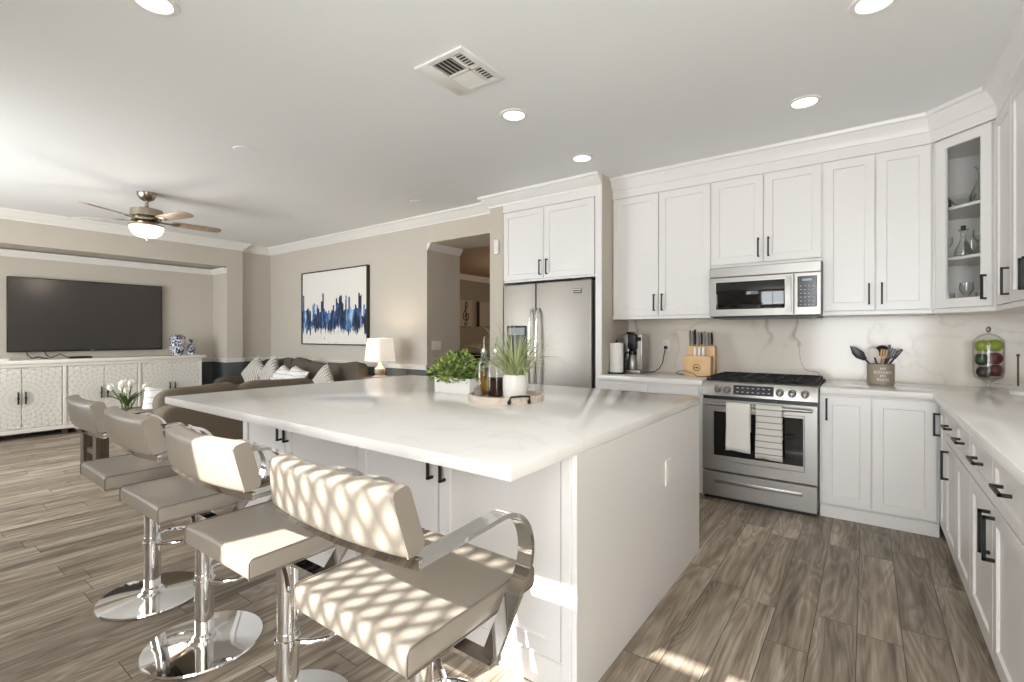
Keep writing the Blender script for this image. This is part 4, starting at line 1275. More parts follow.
# knife block with its knives
t = thing('knife_block', 'light wood knife block with a round dark logo', 'knife block', (-1.195, 4.42, CT))
b = B(); b.box(-0.115, 0.115, -0.075, 0.03, 0, 0.175, 0.004, 2); obj('front_block', b, 'blockwood', t)
b = B(); b.box(-0.115, 0.125, 0.03, 0.10, 0, 0.262, 0.004, 2); obj('rear_block', b, 'blockwood', t)
b = B()
ring = [(0.028 * math.cos(2 * PI * i / 36), -0.0765, 0.075 + 0.028 * math.sin(2 * PI * i / 36)) for i in range(36)]
b.tube(ring, 0.0028, 6, closed=True)
b.prism([(-0.018, -0.008), (-0.012, 0.006), (-0.004, 0.001), (0.004, 0.009), (0.012, 0.002), (0.018, -0.008), (0.008, -0.004), (0, -0.009), (-0.008, -0.004)], 0, 0.003, 0, Matrix.Translation((0, -0.076, 0.075)) @ Matrix.Rotation(PI / 2, 4, 'X'))
obj('logo', b, 'black', t)


def knife(x, y, z0, h, steel, label):
    k = thing('knife', label, 'knife', (x, y, z0), 0, 'knives in the wood block')
    b = B(); b.sweep([(0, 0.0, 0.012), (0, 0.004, h * 0.35), (0, 0.0, h * 0.7), (0, -0.006, h)], [(0.010 * math.cos(2 * PI * i / 12), 0.0150 * math.sin(2 * PI * i / 12)) for i in range(12)], side=(1, 0, 0), scales=[0.9, 0.95, 1.0, 0.85])
    obj('handle', b, 'steel' if steel else 'blackpl', k)
    b = B(); b.box(-0.005, 0.005, -0.012, 0.012, 0.0, 0.014, 0.002, 1); obj('bolster', b, 'steel', k)
    b = B(); b.sphere((0, -0.006, h), (0.008, 0.013, 0.006)); obj('pommel', b, 'steel', k)


for i, (dx, dy, h, stl) in enumerate(((-0.095, 0.065, 0.135, True), (-0.072, 0.075, 0.13, True), (-0.05, 0.06, 0.145, False), (-0.022, 0.07, 0.12, True), (0.006, 0.062, 0.12, False),
                                      (0.03, 0.07, 0.125, True), (0.062, 0.065, 0.115, True), (0.092, 0.065, 0.12, False))):
    knife(-1.195 + dx, 4.42 + dy, CT + 0.2625, h, stl, 'steel-handled knife standing in the light wood knife block' if stl else 'black-handled knife standing in the light wood knife block')
for dx in (-0.03, 0.005, 0.04):
    k = thing('knife', 'pale-handled small knife in the front row of the knife block', 'knife', (-1.195 + dx, 4.42 - 0.01, CT + 0.1755), 0, 'small front knives in the wood block')
    b = B(); b.box(-0.012, 0.012, -0.009, 0.009, 0.0, 0.075, 0.004, 2); obj('handle', b, 'whiteceramic', k)

# utensil crock
CX, CY = 0.085, 4.44
t = thing('utensil_crock', 'taupe stoneware crock with white lettering right of the range', 'utensil crock', (CX, CY, CT))
b = B(); prof = [(0.001, 0.0), (0.076, 0.0), (0.081, 0.006), (0.081, 0.145), (0.078, 0.150), (0.073, 0.147), (0.071, 0.02), (0.001, 0.018)]
b.lathe(prof, seg=48); cr = obj('pot', b, 'crock', t)


def wrapped_text(txt, size, zc, r, center, name, parent, mkey):
    cu = bpy.data.curves.new(name, 'FONT'); cu.body = txt; cu.size = size; cu.align_x = 'CENTER'; cu.align_y = 'CENTER'; cu.extrude = 0.0006; cu.resolution_u = 3
    to = bpy.data.objects.new('tmp_text', cu); COL.objects.link(to)
    dg = bpy.context.evaluated_depsgraph_get()
    me = bpy.data.meshes.new_from_object(to.evaluated_get(dg))
    bpy.data.objects.remove(to); bpy.data.curves.remove(cu)
    for v in me.vertices:
        a = v.co.x / r + center; rr = r + 0.0004 + v.co.z
        y = v.co.y
        v.co = Vector((rr * math.sin(a), -rr * math.cos(a), zc + y))
    me.materials.append(M[mkey]); me.name = name
    o = bpy.data.objects.new(name, me); COL.objects.link(o); o.parent = parent
    return o


for i, s in enumerate(('MY', 'KITCHEN', 'MY', 'RULES')):
    wrapped_text(s, 0.026, 0.116 - i * 0.026, 0.081, 0.16, 'lettering', cr, 'lettering')


def utensil(name, label, base, tip, head, hm, handle_mat='blackpl', r=0.006):
    k = thing(name, label, 'utensil', base, 0, 'utensils in the crock')
    v = Vector(tip) - Vector(base)
    b = B(); b.cyl((0, 0, 0), v, r, seg=12); obj('handle', b, handle_mat, k)
    q = Vector((0, 0, 1)).rotation_difference(v.normalized()).to_matrix().to_4x4()
    b = B(); head(b, Matrix.Translation(v) @ q); obj('head', b, hm, k)


def spoon_head(w, l, th=0.008):
    return lambda b, m: b.sphere((0, 0, 0), (w, th, l), mtx=m @ Matrix.Translation((0, 0, l * 0.8)))


def flat_head(w0, w1, l, th=0.004, slots=0):
    def f(b, m):
        pts = [(-w0, 0), (w0, 0), (w1, l * 0.25), (w1, l), (-w1, l), (-w1, l * 0.25)]
        mm = m @ Matrix.Rotation(PI / 2, 4, 'X') @ Matrix.Translation((0, 0, -th / 2))
        if slots:
            b.prism([(-w0, 0), (w0, 0), (w1, l * 0.3), (-w1, l * 0.3)], 0, th, 0.0008, mm)
            for i in range(slots):
                x0 = -w1 + 2 * w1 * i / slots + 0.002; x1 = -w1 + 2 * w1 * (i + 1) / slots - 0.002
                b.prism([(x0, l * 0.28), (x1, l * 0.28), (x1, l), (x0, l)], 0, th, 0.0008, mm)
        else:
            b.prism(pts, 0, th, 0.0015, mm)
    return f


u0 = CT + 0.022
def leaf_head(b, m):
    mm = m @ Matrix.Rotation(PI / 2, 4, 'X')
    b.prism([(-0.012, 0), (-0.036, 0.045), (-0.034, 0.085), (-0.006, 0.14), (0.018, 0.10), (0.03, 0.05), (0.012, 0)], 0, 0.004, 0.0012, mm)


utensil('spatula', 'wide black turner leaning left out of the crock', (CX + 0.04, CY, u0), (CX - 0.090, CY - 0.01, u0 + 0.155), leaf_head, 'blackpl')
utensil('spoon', 'large pale round spoon in the crock', (CX + 0.01, CY - 0.03, u0), (CX - 0.035, CY - 0.04, u0 + 0.175), spoon_head(0.034, 0.042), 'palesilicone')
utensil('ladle', 'black ladle at the back of the crock', (CX, CY + 0.03, u0), (CX + 0.01, CY + 0.05, u0 + 0.19), spoon_head(0.045, 0.04, 0.02), 'blackpl')
utensil('fork', 'wooden fork in the middle of the crock', (CX - 0.01, CY - 0.02, u0), (CX + 0.012, CY - 0.035, u0 + 0.165), flat_head(0.01, 0.022, 0.07, 0.005, 3), 'wiltedwood', 'wiltedwood')
utensil('slotted_turner', 'grey slotted turner leaning right in the crock', (CX - 0.02, CY + 0.01, u0), (CX + 0.05, CY + 0.01, u0 + 0.17), flat_head(0.012, 0.03, 0.075, 0.004, 4), 'greyplastic')
utensil('tongs', 'black tongs at the right of the crock', (CX - 0.03, CY, u0), (CX + 0.075, CY - 0.015, u0 + 0.165), flat_head(0.007, 0.010, 0.085, 0.01), 'blackpl')
utensil('thin_spatula', 'narrow dark spatula standing tallest in the crock', (CX + 0.0, CY + 0.0, u0), (CX + 0.035, CY + 0.02, u0 + 0.17), flat_head(0.006, 0.008, 0.10, 0.004), 'greyplastic')

# fruit jar
JX, JY = 0.655, 4.46
t = thing('fruit_jar', 'clear footed glass jar with lid holding apples in the counter corner', 'jar', (JX, JY, CT)); t.scale = (0.88, 0.88, 1.3)
b = B(); b.lathe([(0.001, 0), (0.05, 0), (0.05, 0.006), (0.012, 0.014), (0.011, 0.03), (0.03, 0.04), (0.082, 0.06), (0.09, 0.09), (0.09, 0.235), (0.088, 0.24), (0.0865, 0.235), (0.0865, 0.09), (0.078, 0.064), (0.03, 0.045), (0.001, 0.044)], seg=48)
obj('bowl', b, 'glass', t)
b = B(); b.lathe([(0.091, 0.241), (0.088, 0.25), (0.055, 0.275), (0.014, 0.288), (0.011, 0.294), (0.001, 0.294)], seg=48)
ld = obj('lid', b, 'glass', t)
b = B(); b.sphere((0, 0, 0.307), 0.0155); obj('knob', b, 'nickel', ld)


def apple(label, x, y, z, r, m, stem=True):
    k = thing('apple', label, 'fruit', (JX + (x - JX) * 0.86, JY + (y - JY) * 0.86, CT + (z - CT) * 1.26), 0, 'fruit in the glass jar')
    b = B(); prof = []
    for i in range(15):
        a = -PI / 2 + PI * i / 14
        rr = r * math.cos(a) * (1 + 0.06 * math.sin(a)); zz = r * 1.08 * math.sin(a) - r * 0.18 * math.exp(-((rr / r) / 0.35) ** 2) * math.copysign(1, math.sin(a)) * (1 if abs(math.sin(a)) > 0.3 else 0)
        prof.append((max(rr, 0.0005), zz))
    b.lathe(prof, seg=24); obj('flesh', b, m, k, smooth=70)
    if stem:
        b = B(); b.tube([(0, 0, r * 0.7), (0.002, 0, r * 0.9), (0.006, 0, r * 1.08)], 0.0018, 6); obj('stem', b, 'darkwood', k)


JZ = CT
apple('dark plum-coloured fruit at the bottom left of the jar', JX - 0.03, JY - 0.032, JZ + 0.09, 0.040, 'plum')
apple('dark red apple at the bottom right of the jar', JX + 0.04, JY - 0.01, JZ + 0.10, 0.041, 'redapple')
apple('dark green fruit at the left middle of the jar', JX - 0.04, JY - 0.012, JZ + 0.157, 0.040, 'avocado')
apple('bright red apple at the right middle of the jar', JX + 0.03, JY - 0.036, JZ + 0.163, 0.041, 'redapple')
apple('green apple on top at the left of the jar', JX - 0.036, JY - 0.028, JZ + 0.228, 0.040, 'greenapple')
apple('green apple on top at the right of the jar', JX + 0.038, JY + 0.002, JZ + 0.232, 0.040, 'greenapple')

# white dish with a tall rod at the right edge
t = thing('serving_dish', 'white dish with a thin upright handle at the right edge', 'dish', (0.76, 4.19, CT))
b = B(); b.lathe([(0.001, 0.0), (0.05, 0.0), (0.055, 0.02), (0.12, 0.052), (0.126, 0.056), (0.118, 0.058), (0.05, 0.03), (0.001, 0.028)], seg=40); obj('bowl', b, 'whiteceramic', t)
b = B(); b.cyl((-0.02, -0.03, 0.03), (-0.02, -0.03, 0.235), 0.005, seg=12); b.sphere((-0.02, -0.03, 0.238), 0.009); obj('upright', b, 'darkwood', t)

# glassware inside the corner cabinet
def glassware(kind, label, x, y, z, s=1.0):
    t = thing(kind, label, 'glassware', (x, y, z), 0, 'glassware behind the glass door')
    b = B()
    if kind == 'wine_glass':
        b.lathe([(0.001, 0), (0.032, 0), (0.032, 0.003), (0.005, 0.008), (0.004, 0.07), (0.02, 0.085), (0.036, 0.115), (0.034, 0.16), (0.032, 0.16), (0.034, 0.115), (0.018, 0.088), (0.001, 0.086)], seg=24)
    elif kind == 'tumbler':
        b.lathe([(0.001, 0), (0.03, 0), (0.036, 0.10), (0.034, 0.10), (0.028, 0.008), (0.001, 0.008)], seg=24)
    elif kind == 'decanter':
        b.lathe([(0.001, 0), (0.05, 0), (0.052, 0.03), (0.03, 0.09), (0.015, 0.13), (0.018, 0.18), (0.032, 0.20), (0.03, 0.20), (0.016, 0.18), (0.012, 0.13), (0.027, 0.088), (0.048, 0.03), (0.046, 0.006), (0.001, 0.006)], seg=28)
    else:
        b.lathe([(0.001, 0), (0.03, 0), (0.06, 0.03), (0.07, 0.06), (0.067, 0.06), (0.056, 0.03), (0.028, 0.006), (0.001, 0.006)], seg=28)
    for v in b.bm.verts:
        v.co *= s
    obj('body', b, 'glass', t)
    if kind == 'decanter' and s < 1:
        b = B(); b.cyl((0, 0, 0.19 * s), (0, 0, 0.225 * s), 0.012, seg=14); obj('stopper', b, 'black', t)


Z1, Z2, Z3 = UZ + 0.031, 1.774, 2.104
glassware('decanter', 'tall flared glass decanter on the top shelf of the corner cabinet', 0.58, 4.16, Z3, 1.1)
glassware('glass_bowl', 'shallow glass bowl on the top shelf of the corner cabinet', 0.50, 4.23, Z3)
b = B(); b.lathe([(0.001, 0), (0.028, 0), (0.03, 0.05), (0.02, 0.06), (0.012, 0.08), (0.001, 0.082)], (0.425, 4.28, Z3), 20)
tag(obj('dark_jug', b, 'blackpl'), 'small dark jug on the top shelf of the corner cabinet', 'jug')
glassware('decanter', 'small stoppered glass bottle on the middle shelf of the corner cabinet', 0.50, 4.19, Z2, 0.85)
glassware('wine_glass', 'wine glass at the left of the middle shelf', 0.43, 4.27, Z2, 0.85)
glassware('wine_glass', 'wine glass at the right of the middle shelf', 0.57, 4.14, Z2, 0.95)
glassware('tumbler', 'glass tumbler behind on the middle shelf', 0.55, 4.28, Z2)
glassware('wine_glass', 'wine glass in the centre of the bottom of the corner cabinet', 0.515, 4.19, Z1, 1.0)
glassware('tumbler', 'glass tumbler at the left bottom of the corner cabinet', 0.435, 4.27, Z1)
glassware('tumbler', 'glass tumbler at the right bottom of the corner cabinet', 0.58, 4.13, Z1, 0.9)

# ------------------------------------------------------------------ things on the island
TX, TY = -1.615, 2.135
IZ = 0.905
t = thing('round_tray', 'round whitewashed wood tray with black metal handles on the island', 'tray', (TX, TY, IZ))
b = B(); b.lathe([(0.001, 0.0), (0.208, 0.0), (0.21, 0.004), (0.21, 0.036), (0.208, 0.038), (0.196, 0.038), (0.194, 0.034), (0.194, 0.014), (0.001, 0.014)], seg=72); obj('tray_body', b, 'traywood', t)
for a in (math.radians(-34), math.radians(146)):
    R_ = Matrix.Rotation(a, 4, 'Z')
    b = B(); b.tube([R_ @ Vector(p) for p in ((0.212, -0.055, 0.02), (0.226, -0.052, 0.044), (0.226, 0.0, 0.047), (0.226, 0.052, 0.044), (0.212, 0.055, 0.02))], 0.0055, 8)
    for s in (-1, 1):
        b.sphere(R_ @ Vector((0.212, s * 0.055, 0.016)), (0.010, 0.010, 0.013))
    obj('handle', b, 'black', t)
TZ = IZ + 0.0145

t = thing('grass_plant', 'tall faux grass in a white ceramic pot on the tray', 'potted plant', (-1.545, 2.125, TZ))
b = B(); b.lathe([(0.001, 0), (0.056, 0), (0.062, 0.01), (0.068, 0.06), (0.066, 0.115), (0.06, 0.132), (0.055, 0.132), (0.058, 0.11), (0.001, 0.108)], seg=40); obj('pot', b, 'whiteceramic', t)
b = B(); rnd = random.Random(3)
for i in range(190):
    a = rnd.uniform(0, 2 * PI); r0 = rnd.uniform(0, 0.042); L = rnd.uniform(0.20, 0.36); lean = rnd.uniform(0.12, 1.0); w0 = rnd.uniform(0.0022, 0.0036)
    d = Vector((math.cos(a), math.sin(a), 0)); s = Vector((-d.y, d.x, 0)); p = Vector((r0 * math.cos(a), r0 * math.sin(a), 0.105))
    n = 9; prev = None; ang = lean * 0.72; t_ = b.bm
    for k in range(n + 1):
        f = k / n; w_ = w0 * (1 - f ** 2.5) + 0.0004
        tw = 0.5 * math.sin(i)
        ss = (s * math.cos(tw) + d * math.sin(tw))
        row = [t_.verts.new(p - ss * w_), t_.verts.new(p + Vector((0, 0, -w_ * 0.5))), t_.verts.new(p + ss * w_)]
        if prev:
            t_.faces.new((prev[0], prev[1], row[1], row[0])); t_.faces.new((prev[1], prev[2], row[2], row[1]))
        prev = row
        p = p + (d * math.sin(ang) + Vector((0, 0, 1)) * math.cos(ang)) * (L / n)
        ang += lean * 2.3 / n * (0.4 + 1.2 * f)
obj('grass_blades', b, 'grass', t, smooth=60)


def bottle(name, label, x, y, sx, sy, hb, hn, liq, lh, spout=True):
    t = thing(name, label, 'bottle', (x, y, TZ))
    b = B(); sq = 6.0
    r = sx; b.lathe([(0.001, 0), (r * 0.96, 0), (r, 0.004), (r, hb), (r * 0.8, hb + 0.02), (0.013, hb + 0.045), (0.0125, hn), (0.016, hn + 0.002), (0.016, hn + 0.012), (0.011, hn + 0.012), (0.010, hb + 0.045), (r * 0.7, hb + 0.015), (r - 0.003, hb - 0.002), (r - 0.003, 0.006), (0.001, 0.006)], seg=40, square=sq, sy=sy / sx, caps=False)
    obj('glass', b, 'glass', t, smooth=40)
    b = B(); r2 = sx - 0.0036; b.lathe([(0.001, 0.0065), (r2, 0.0065), (r2, lh), (0.001, lh)], seg=40, square=sq, sy=(sy - 0.0036) / r2)
    obj('liquid', b, liq, t, smooth=40)
    b = B(); b.cyl((0, 0, hn + 0.004), (0, 0, hn + 0.022), 0.014, 0.012, seg=18); b.tube([(0, 0, hn + 0.02), (0, 0, hn + 0.05), (0.004, -0.004, hn + 0.075), (0.016, -0.012, hn + 0.092)], 0.0045, 10, scales=[1.2, 1.0, 0.9, 0.8])
    obj('pour_spout', b, 'chrome', t)


bottle('oil_bottle', 'slim square glass bottle of golden oil on the tray', -1.775, 2.135, 0.028, 0.028, 0.185, 0.245, 'oil', 0.140)
bottle('vinegar_bottle', 'square glass bottle of dark red vinegar on the tray', -1.668, 2.110, 0.039, 0.034, 0.180, 0.245, 'vinegar', 0.110)
t = thing('salt_cellar', 'small grey stone pot at the left of the tray', 'pot', (-1.752, 2.055, TZ))
b = B(); b.lathe([(0.001, 0), (0.022, 0), (0.026, 0.02), (0.02, 0.04), (0.022, 0.045), (0.001, 0.046)], seg=24); obj('pot', b, 'stone', t)
b = B(); b.lathe([(0.022, 0.046), (0.015, 0.055), (0.005, 0.06), (0.001, 0.068)], seg=24); obj('lid', b, 'stone', t)

t = thing('planter_box', 'white rectangular planter with bushy green boxwood on the island', 'potted plant', (-2.07, 2.25, IZ))
b = B(); b.box(-0.148, 0.148, -0.075, 0.075, 0, 0.095, 0.003, 2); obj('planter', b, 'whiteceramic', t)
b = B(); rnd = random.Random(11)
for i in range(1150):
    # leaves grouped in sprigs over a mounded crown
    while True:
        q = Vector((rnd.uniform(-1, 1), rnd.uniform(-1, 1), rnd.uniform(-0.35, 1)))
        if 0.35 < q.length < 1:
            break
    lump = 1 + 0.12 * math.sin(q.x * 9) * math.cos(q.y * 7 + q.z * 5)
    c = Vector((-0.02 + q.x * 0.205 * lump, q.y * 0.135 * lump, 0.12 + q.z * 0.135 * lump))
    if c.z < 0.09 and abs(c.x) < 0.14 and abs(c.y) < 0.07:
        c.z = 0.10
    L = rnd.uniform(0.013, 0.021); wd = L * rnd.uniform(0.52, 0.68)
    dirv = (q.normalized() + Vector((rnd.uniform(-.8, .8), rnd.uniform(-.8, .8), rnd.uniform(-.3, .8)))).normalized()
    sd = dirv.cross(Vector((rnd.uniform(-1, 1), rnd.uniform(-1, 1), rnd.uniform(-1, 1)))).normalized(); up = dirv.cross(sd)
    t_ = b.bm
    v0 = t_.verts.new(c - dirv * L); v1 = t_.verts.new(c - sd * wd + up * wd * 0.35); v2 = t_.verts.new(c + dirv * L); v3 = t_.verts.new(c + sd * wd + up * wd * 0.35)
    t_.faces.new((v0, v1, v2)); t_.faces.new((v0, v2, v3))
obj('foliage', b, 'boxwood', t, smooth=0)
b = B()
for i in range(26):
    a = rnd.uniform(0, 2 * PI); r = rnd.uniform(0.2, 0.95)
    b.tube([(0.1 * r * math.cos(a), 0.05 * r * math.sin(a), 0.09), (0.15 * r * math.cos(a), 0.09 * r * math.sin(a), 0.15), (0.19 * r * math.cos(a), 0.12 * r * math.sin(a), 0.20)], 0.0018, 5)
obj('twig', b, 'darkwood', t)

# ------------------------------------------------------------------ living room: television wall
t = thing('tv', 'large black flat television on the niche wall', 'television', (LX - 0.5, 1.90, 1.52))
Y0, Y1, Z0, Z1_ = -0.818, 0.818, -0.475, 0.475
b = B(); b.box(0.035, 0.075, Y0, Y1, Z0, Z1_, 0.004, 2); obj('bezel', b, 'blackpl', t)
obj('screen', B().box(0.0745, 0.0765, Y0 + 0.012, Y1 - 0.012, Z0 + 0.022, Z1_ - 0.012), 'tvscreen', t)
obj('wall_bracket', B().box(0.0, 0.036, -0.3, 0.3, -0.2, 0.2), 'blackpl', t)
b = B(); b.box(0.075, 0.0772, -0.02, 0.02, Z0 + 0.007, Z0 + 0.014); obj('logo_mark', b, 'glyph', t)

SX = -8.2
t = thing('sideboard', 'long whitewashed sideboard with carved medallion doors under the television', 'sideboard', (LX - 0.49, 0.77, 0))
b = B(); b.box(LX - 0.485, SX - 0.022, 0.77, 3.11, 0.075, 0.91, 0.003, 1); obj('body', b, 'washed', t, world=True, root=t)
b = B(); b.box(LX - 0.49, SX + 0.03, 0.72, 3.165, 0.91, 0.955, 0.005, 2); obj('top', b, 'washed', t, world=True, root=t)
b = B()
b.box(SX - 0.022, SX + 0.006, 0.77, 3.11, 0.075, 0.125, 0.003, 1); b.box(SX - 0.022, SX + 0.006, 0.77, 3.11, 0.87, 0.91, 0.003, 1)
for y in (0.77, 1.533, 2.313, 3.08):
    b.box(SX - 0.022, SX + 0.006, y, y + 0.03, 0.125, 0.87, 0.003, 1)
obj('front_frame', b, 'washed', t, world=True, root=t)
for k in range(3):
    yc = 1.16 + 0.78 * k
    for s in (-1, 1):
        ya, yb = (yc - 0.357, yc - 0.003) if s < 0 else (yc + 0.003, yc + 0.357)
        b = B(); b.box(SX - 0.02, SX, ya, yb, 0.13, 0.865, 0.003, 1); dr = obj('door', b, 'carved', t, world=True, root=t)
        b = B(); hy = yc + s * 0.032
        b.tube([(SX, hy, 0.43), (SX + 0.022, hy, 0.437), (SX + 0.026, hy, 0.50), (SX + 0.022, hy, 0.563), (SX, hy, 0.57)], 0.008, 8); b.sphere((SX + 0.024, hy, 0.50), (0.011, 0.011, 0.025))
        obj('handle', b, 'black', dr, world=True, root=t)
for y in (0.82, 1.55, 2.33, 3.06):
    for x in (LX - 0.45, SX - 0.07):
        b = B(); b.box(x, x + 0.05, y - 0.025, y + 0.025, 0, 0.076); obj('foot', b, 'darkwood', t, world=True, root=t)

ST = 0.955
def vase(label, y, prof, x=-8.36, s=1.0):
    prof = [(r * s, z * s) for r, z in prof]
    t = thing('porcelain_vase', label, 'vase', (x, y, ST))
    b = B(); b.lathe(prof, seg=32); obj('body', b, 'porcelain', t)
    return t


v = vase('taller blue and white porcelain jar right of the television', 2.84, [(0.001, 0), (0.05, 0), (0.055, 0.01), (0.085, 0.09), (0.09, 0.15), (0.075, 0.20), (0.05, 0.225), (0.055, 0.25), (0.075, 0.262), (0.07, 0.266), (0.045, 0.25), (0.001, 0.24)], s=1.17)
for s in (-1, 1):
    b = B(); b.tube([(0, s * 0.064, 0.29), (0, s * 0.099, 0.275), (0, s * 0.103, 0.235), (0, s * 0.088, 0.215)], 0.008, 8); obj('handle', b, 'porcelain', v)
vase('small slim blue and white porcelain vase at the sideboard end', 3.02, [(0.001, 0), (0.04, 0), (0.043, 0.01), (0.046, 0.06), (0.04, 0.12), (0.022, 0.15), (0.02, 0.185), (0.028, 0.20), (0.024, 0.202), (0.016, 0.185), (0.001, 0.18)], s=1.2)
b = B(); b.box(-8.42, -8.30, 1.62, 1.84, ST, ST + 0.028, 0.005, 2)
tag(obj('streaming_box', b, 'blackpl'), 'flat black media box on the sideboard under the television', 'media box')
for i, (ya, yb, h) in enumerate(((1.28, 1.42, 0.03), (1.45, 1.66, 0.06))):
    b = B(); pts = [(LX - 0.43, ya - 0.03, 1.05), (LX - 0.42, ya - 0.01, 1.0), (LX - 0.38, ya + 0.02, 0.965), (LX - 0.34, (ya + yb) / 2, ST + h), (LX - 0.33, yb - 0.03, ST + 0.012), (LX - 0.28, yb + 0.01, ST + 0.008)]
    b.tube(pts, 0.007, 8)
    tag(obj('television_cable', b, 'blackpl'), ('dark cable hanging at the left below the television' if i == 0 else 'dark arched cable running to the black media box'), 'cable')
b = B(); b.box(-8.40, -8.23, 0.86, 1.06, ST, ST + 0.025, 0.006, 2)
tag(obj('flat_tray', b, 'whiteceramic'), 'flat white tray at the left end of the sideboard', 'tray')

# ------------------------------------------------------------------ painting wall
t = thing('painting', 'large pale canvas with blue and black abstract strokes in a dark frame', 'painting', (-6.375, PY, 1.115))
W2, H2 = 0.83, 1.12
obj('canvas', B().box(-W2 + 0.015, W2 - 0.015, -0.035, -0.01, 0.015, H2 - 0.015), 'painting', t)
b = B(); b.box(-W2, -W2 + 0.014, -0.05, 0, 0, H2); b.box(W2 - 0.014, W2, -0.05, 0, 0, H2); b.box(-W2, W2, -0.05, 0, 0, 0.014); b.box(-W2, W2, -0.05, 0, H2 - 0.014, H2)
obj('frame', b, 'frame', t)

# ------------------------------------------------------------------ sofas
t = thing('sofa', 'brown sofa with its back to the island', 'sofa', (-5.0, 2.15, 0))
def wbox(*a, **k):
    return B().box(*a, **k)
obj('frame', wbox(-5.40, -4.50, 1.42, 2.98, 0.05, 0.36, bev=0.03, seg=3), 'sofa', t, world=True, root=t)
b = B(); b.softbox((-4.60, 2.20, 0.50), (0.22, 1.56, 0.40), 0.22, 48, 20); obj('back', b, 'sofa', t, world=True, root=t, smooth=60)
for y in (1.50, 2.90):
    b = B(); b.softbox((-4.95, y, 0.40), (0.90, 0.18, 0.42), 0.25, 48, 20); obj('arm', b, 'sofa', t, world=True, root=t, smooth=60)
for y0, y1 in ((1.58, 2.19), (2.20, 2.81)):
    b = B(); b.softbox((-5.05, (y0 + y1) / 2, 0.42), (0.66, y1 - y0, 0.17), 0.28, 48, 16); obj('seat_cushion', b, 'sofa', t, world=True, root=t, smooth=60)
for yc, wd, tl in ((1.785, 0.66, 3), (2.50, 0.78, -2)):
    def sag(co, wd=wd):
        x, y, z = co
        return (x + 0.02 * (1 - (2 * y / wd) ** 2), y, z + (0.025 * ((2 * y / wd) ** 2) if z > 0 else 0))
    b = B(); b.softbox((-4.76, yc, 0.625), (0.20, wd, 0.38), 0.42, 48, 20, mtx=Matrix.Rotation(math.radians(tl), 4, 'X') @ Matrix.Rotation(math.radians(-8), 4, 'Y'), sag=sag)
    obj('back_cushion', b, 'sofa', t, world=True, root=t, smooth=60)

t = thing('sofa', 'brown sofa in shadow along the painting wall', 'sofa', (-6.6, 3.7, 0))
obj('frame', wbox(-8.15, -5.15, 3.25, 4.12, 0.05, 0.36, bev=0.03, seg=3), 'sofa_shaded', t, world=True, root=t)
b = B(); b.softbox((-6.65, 4.06, 0.50), (2.98, 0.2, 0.44), 0.2, 64, 20); obj('back', b, 'sofa_shaded', t, world=True, root=t, smooth=60)
for x in (-8.06, -5.24):
    b = B(); b.softbox((x, 3.68, 0.40), (0.18, 0.88, 0.42), 0.25, 48, 20); obj('arm', b, 'sofa_shaded', t, world=True, root=t, smooth=60)
for i in range(3):
    x0 = -7.95 + i * 0.875
    b = B(); b.softbox((x0 + 0.43, 3.60, 0.42), (0.86, 0.70, 0.17), 0.28, 48, 16); obj('seat_cushion', b, 'sofa_shaded', t, world=True, root=t, smooth=60)
for x, tl in ((-7.35, -4), (-6.45, 6), (-5.68, -3)):
    def sag(co):
        X, Y, Z = co
        return (X, Y, Z + (0.06 * (abs(X) / 0.45) ** 2 - 0.03 if Z > 0 else 0))
    b = B(); b.softbox((x, 3.86, 0.69), (0.90, 0.22, 0.44), 0.42, 48, 20, mtx=Matrix.Rotation(math.radians(tl), 4, 'Y') @ Matrix.Rotation(math.radians(-12), 4, 'X'), sag=sag)
    obj('back_cushion', b, 'sofa_shaded', t, world=True, root=t, smooth=60)


def throw(label, c, s, rx, rz, ry, m, grp=None, h=None):
    b = B(); b.pillow(s, h or s, 0.15, Matrix.Translation(c) @ Matrix.Rotation(rz, 4, 'Z') @ Matrix.Rotation(rx, 4, 'X') @ Matrix.Rotation(ry, 4, 'Y'))
    tag(obj('throw_pillow', b, m, smooth=60), label, 'pillow', grp)


throw('grey striped throw pillow on the left of the wall sofa', (-7.62, 3.62, 0.665), 0.42, -0.3, 0.2, 0.72, 'pillow')
throw('grey striped throw pillow next to the leftmost one on the wall sofa', (-7.12, 3.60, 0.675), 0.44, -0.3, -0.1, 0.80, 'pillow')
throw('white throw pillow half hidden behind the near sofa back', (-6.68, 3.55, 0.61), 0.40, -0.5, 0.1, 0.35, 'pillowlight')
throw('white throw pillow beside the dark cushion middle on the wall sofa', (-6.30, 3.52, 0.62), 0.42, -0.5, 0.0, 0.2, 'pillowlight')
throw('pale striped throw pillow at the right end of the wall sofa', (-5.60, 3.50, 0.61), 0.44, -0.3, -0.1, 0.70, 'pillow')
throw('white patterned throw pillow on the near sofa by the tulips', (-5.16, 1.63, 0.64), 0.29, -0.25, 1.3, 0.15, 'pillowlight')

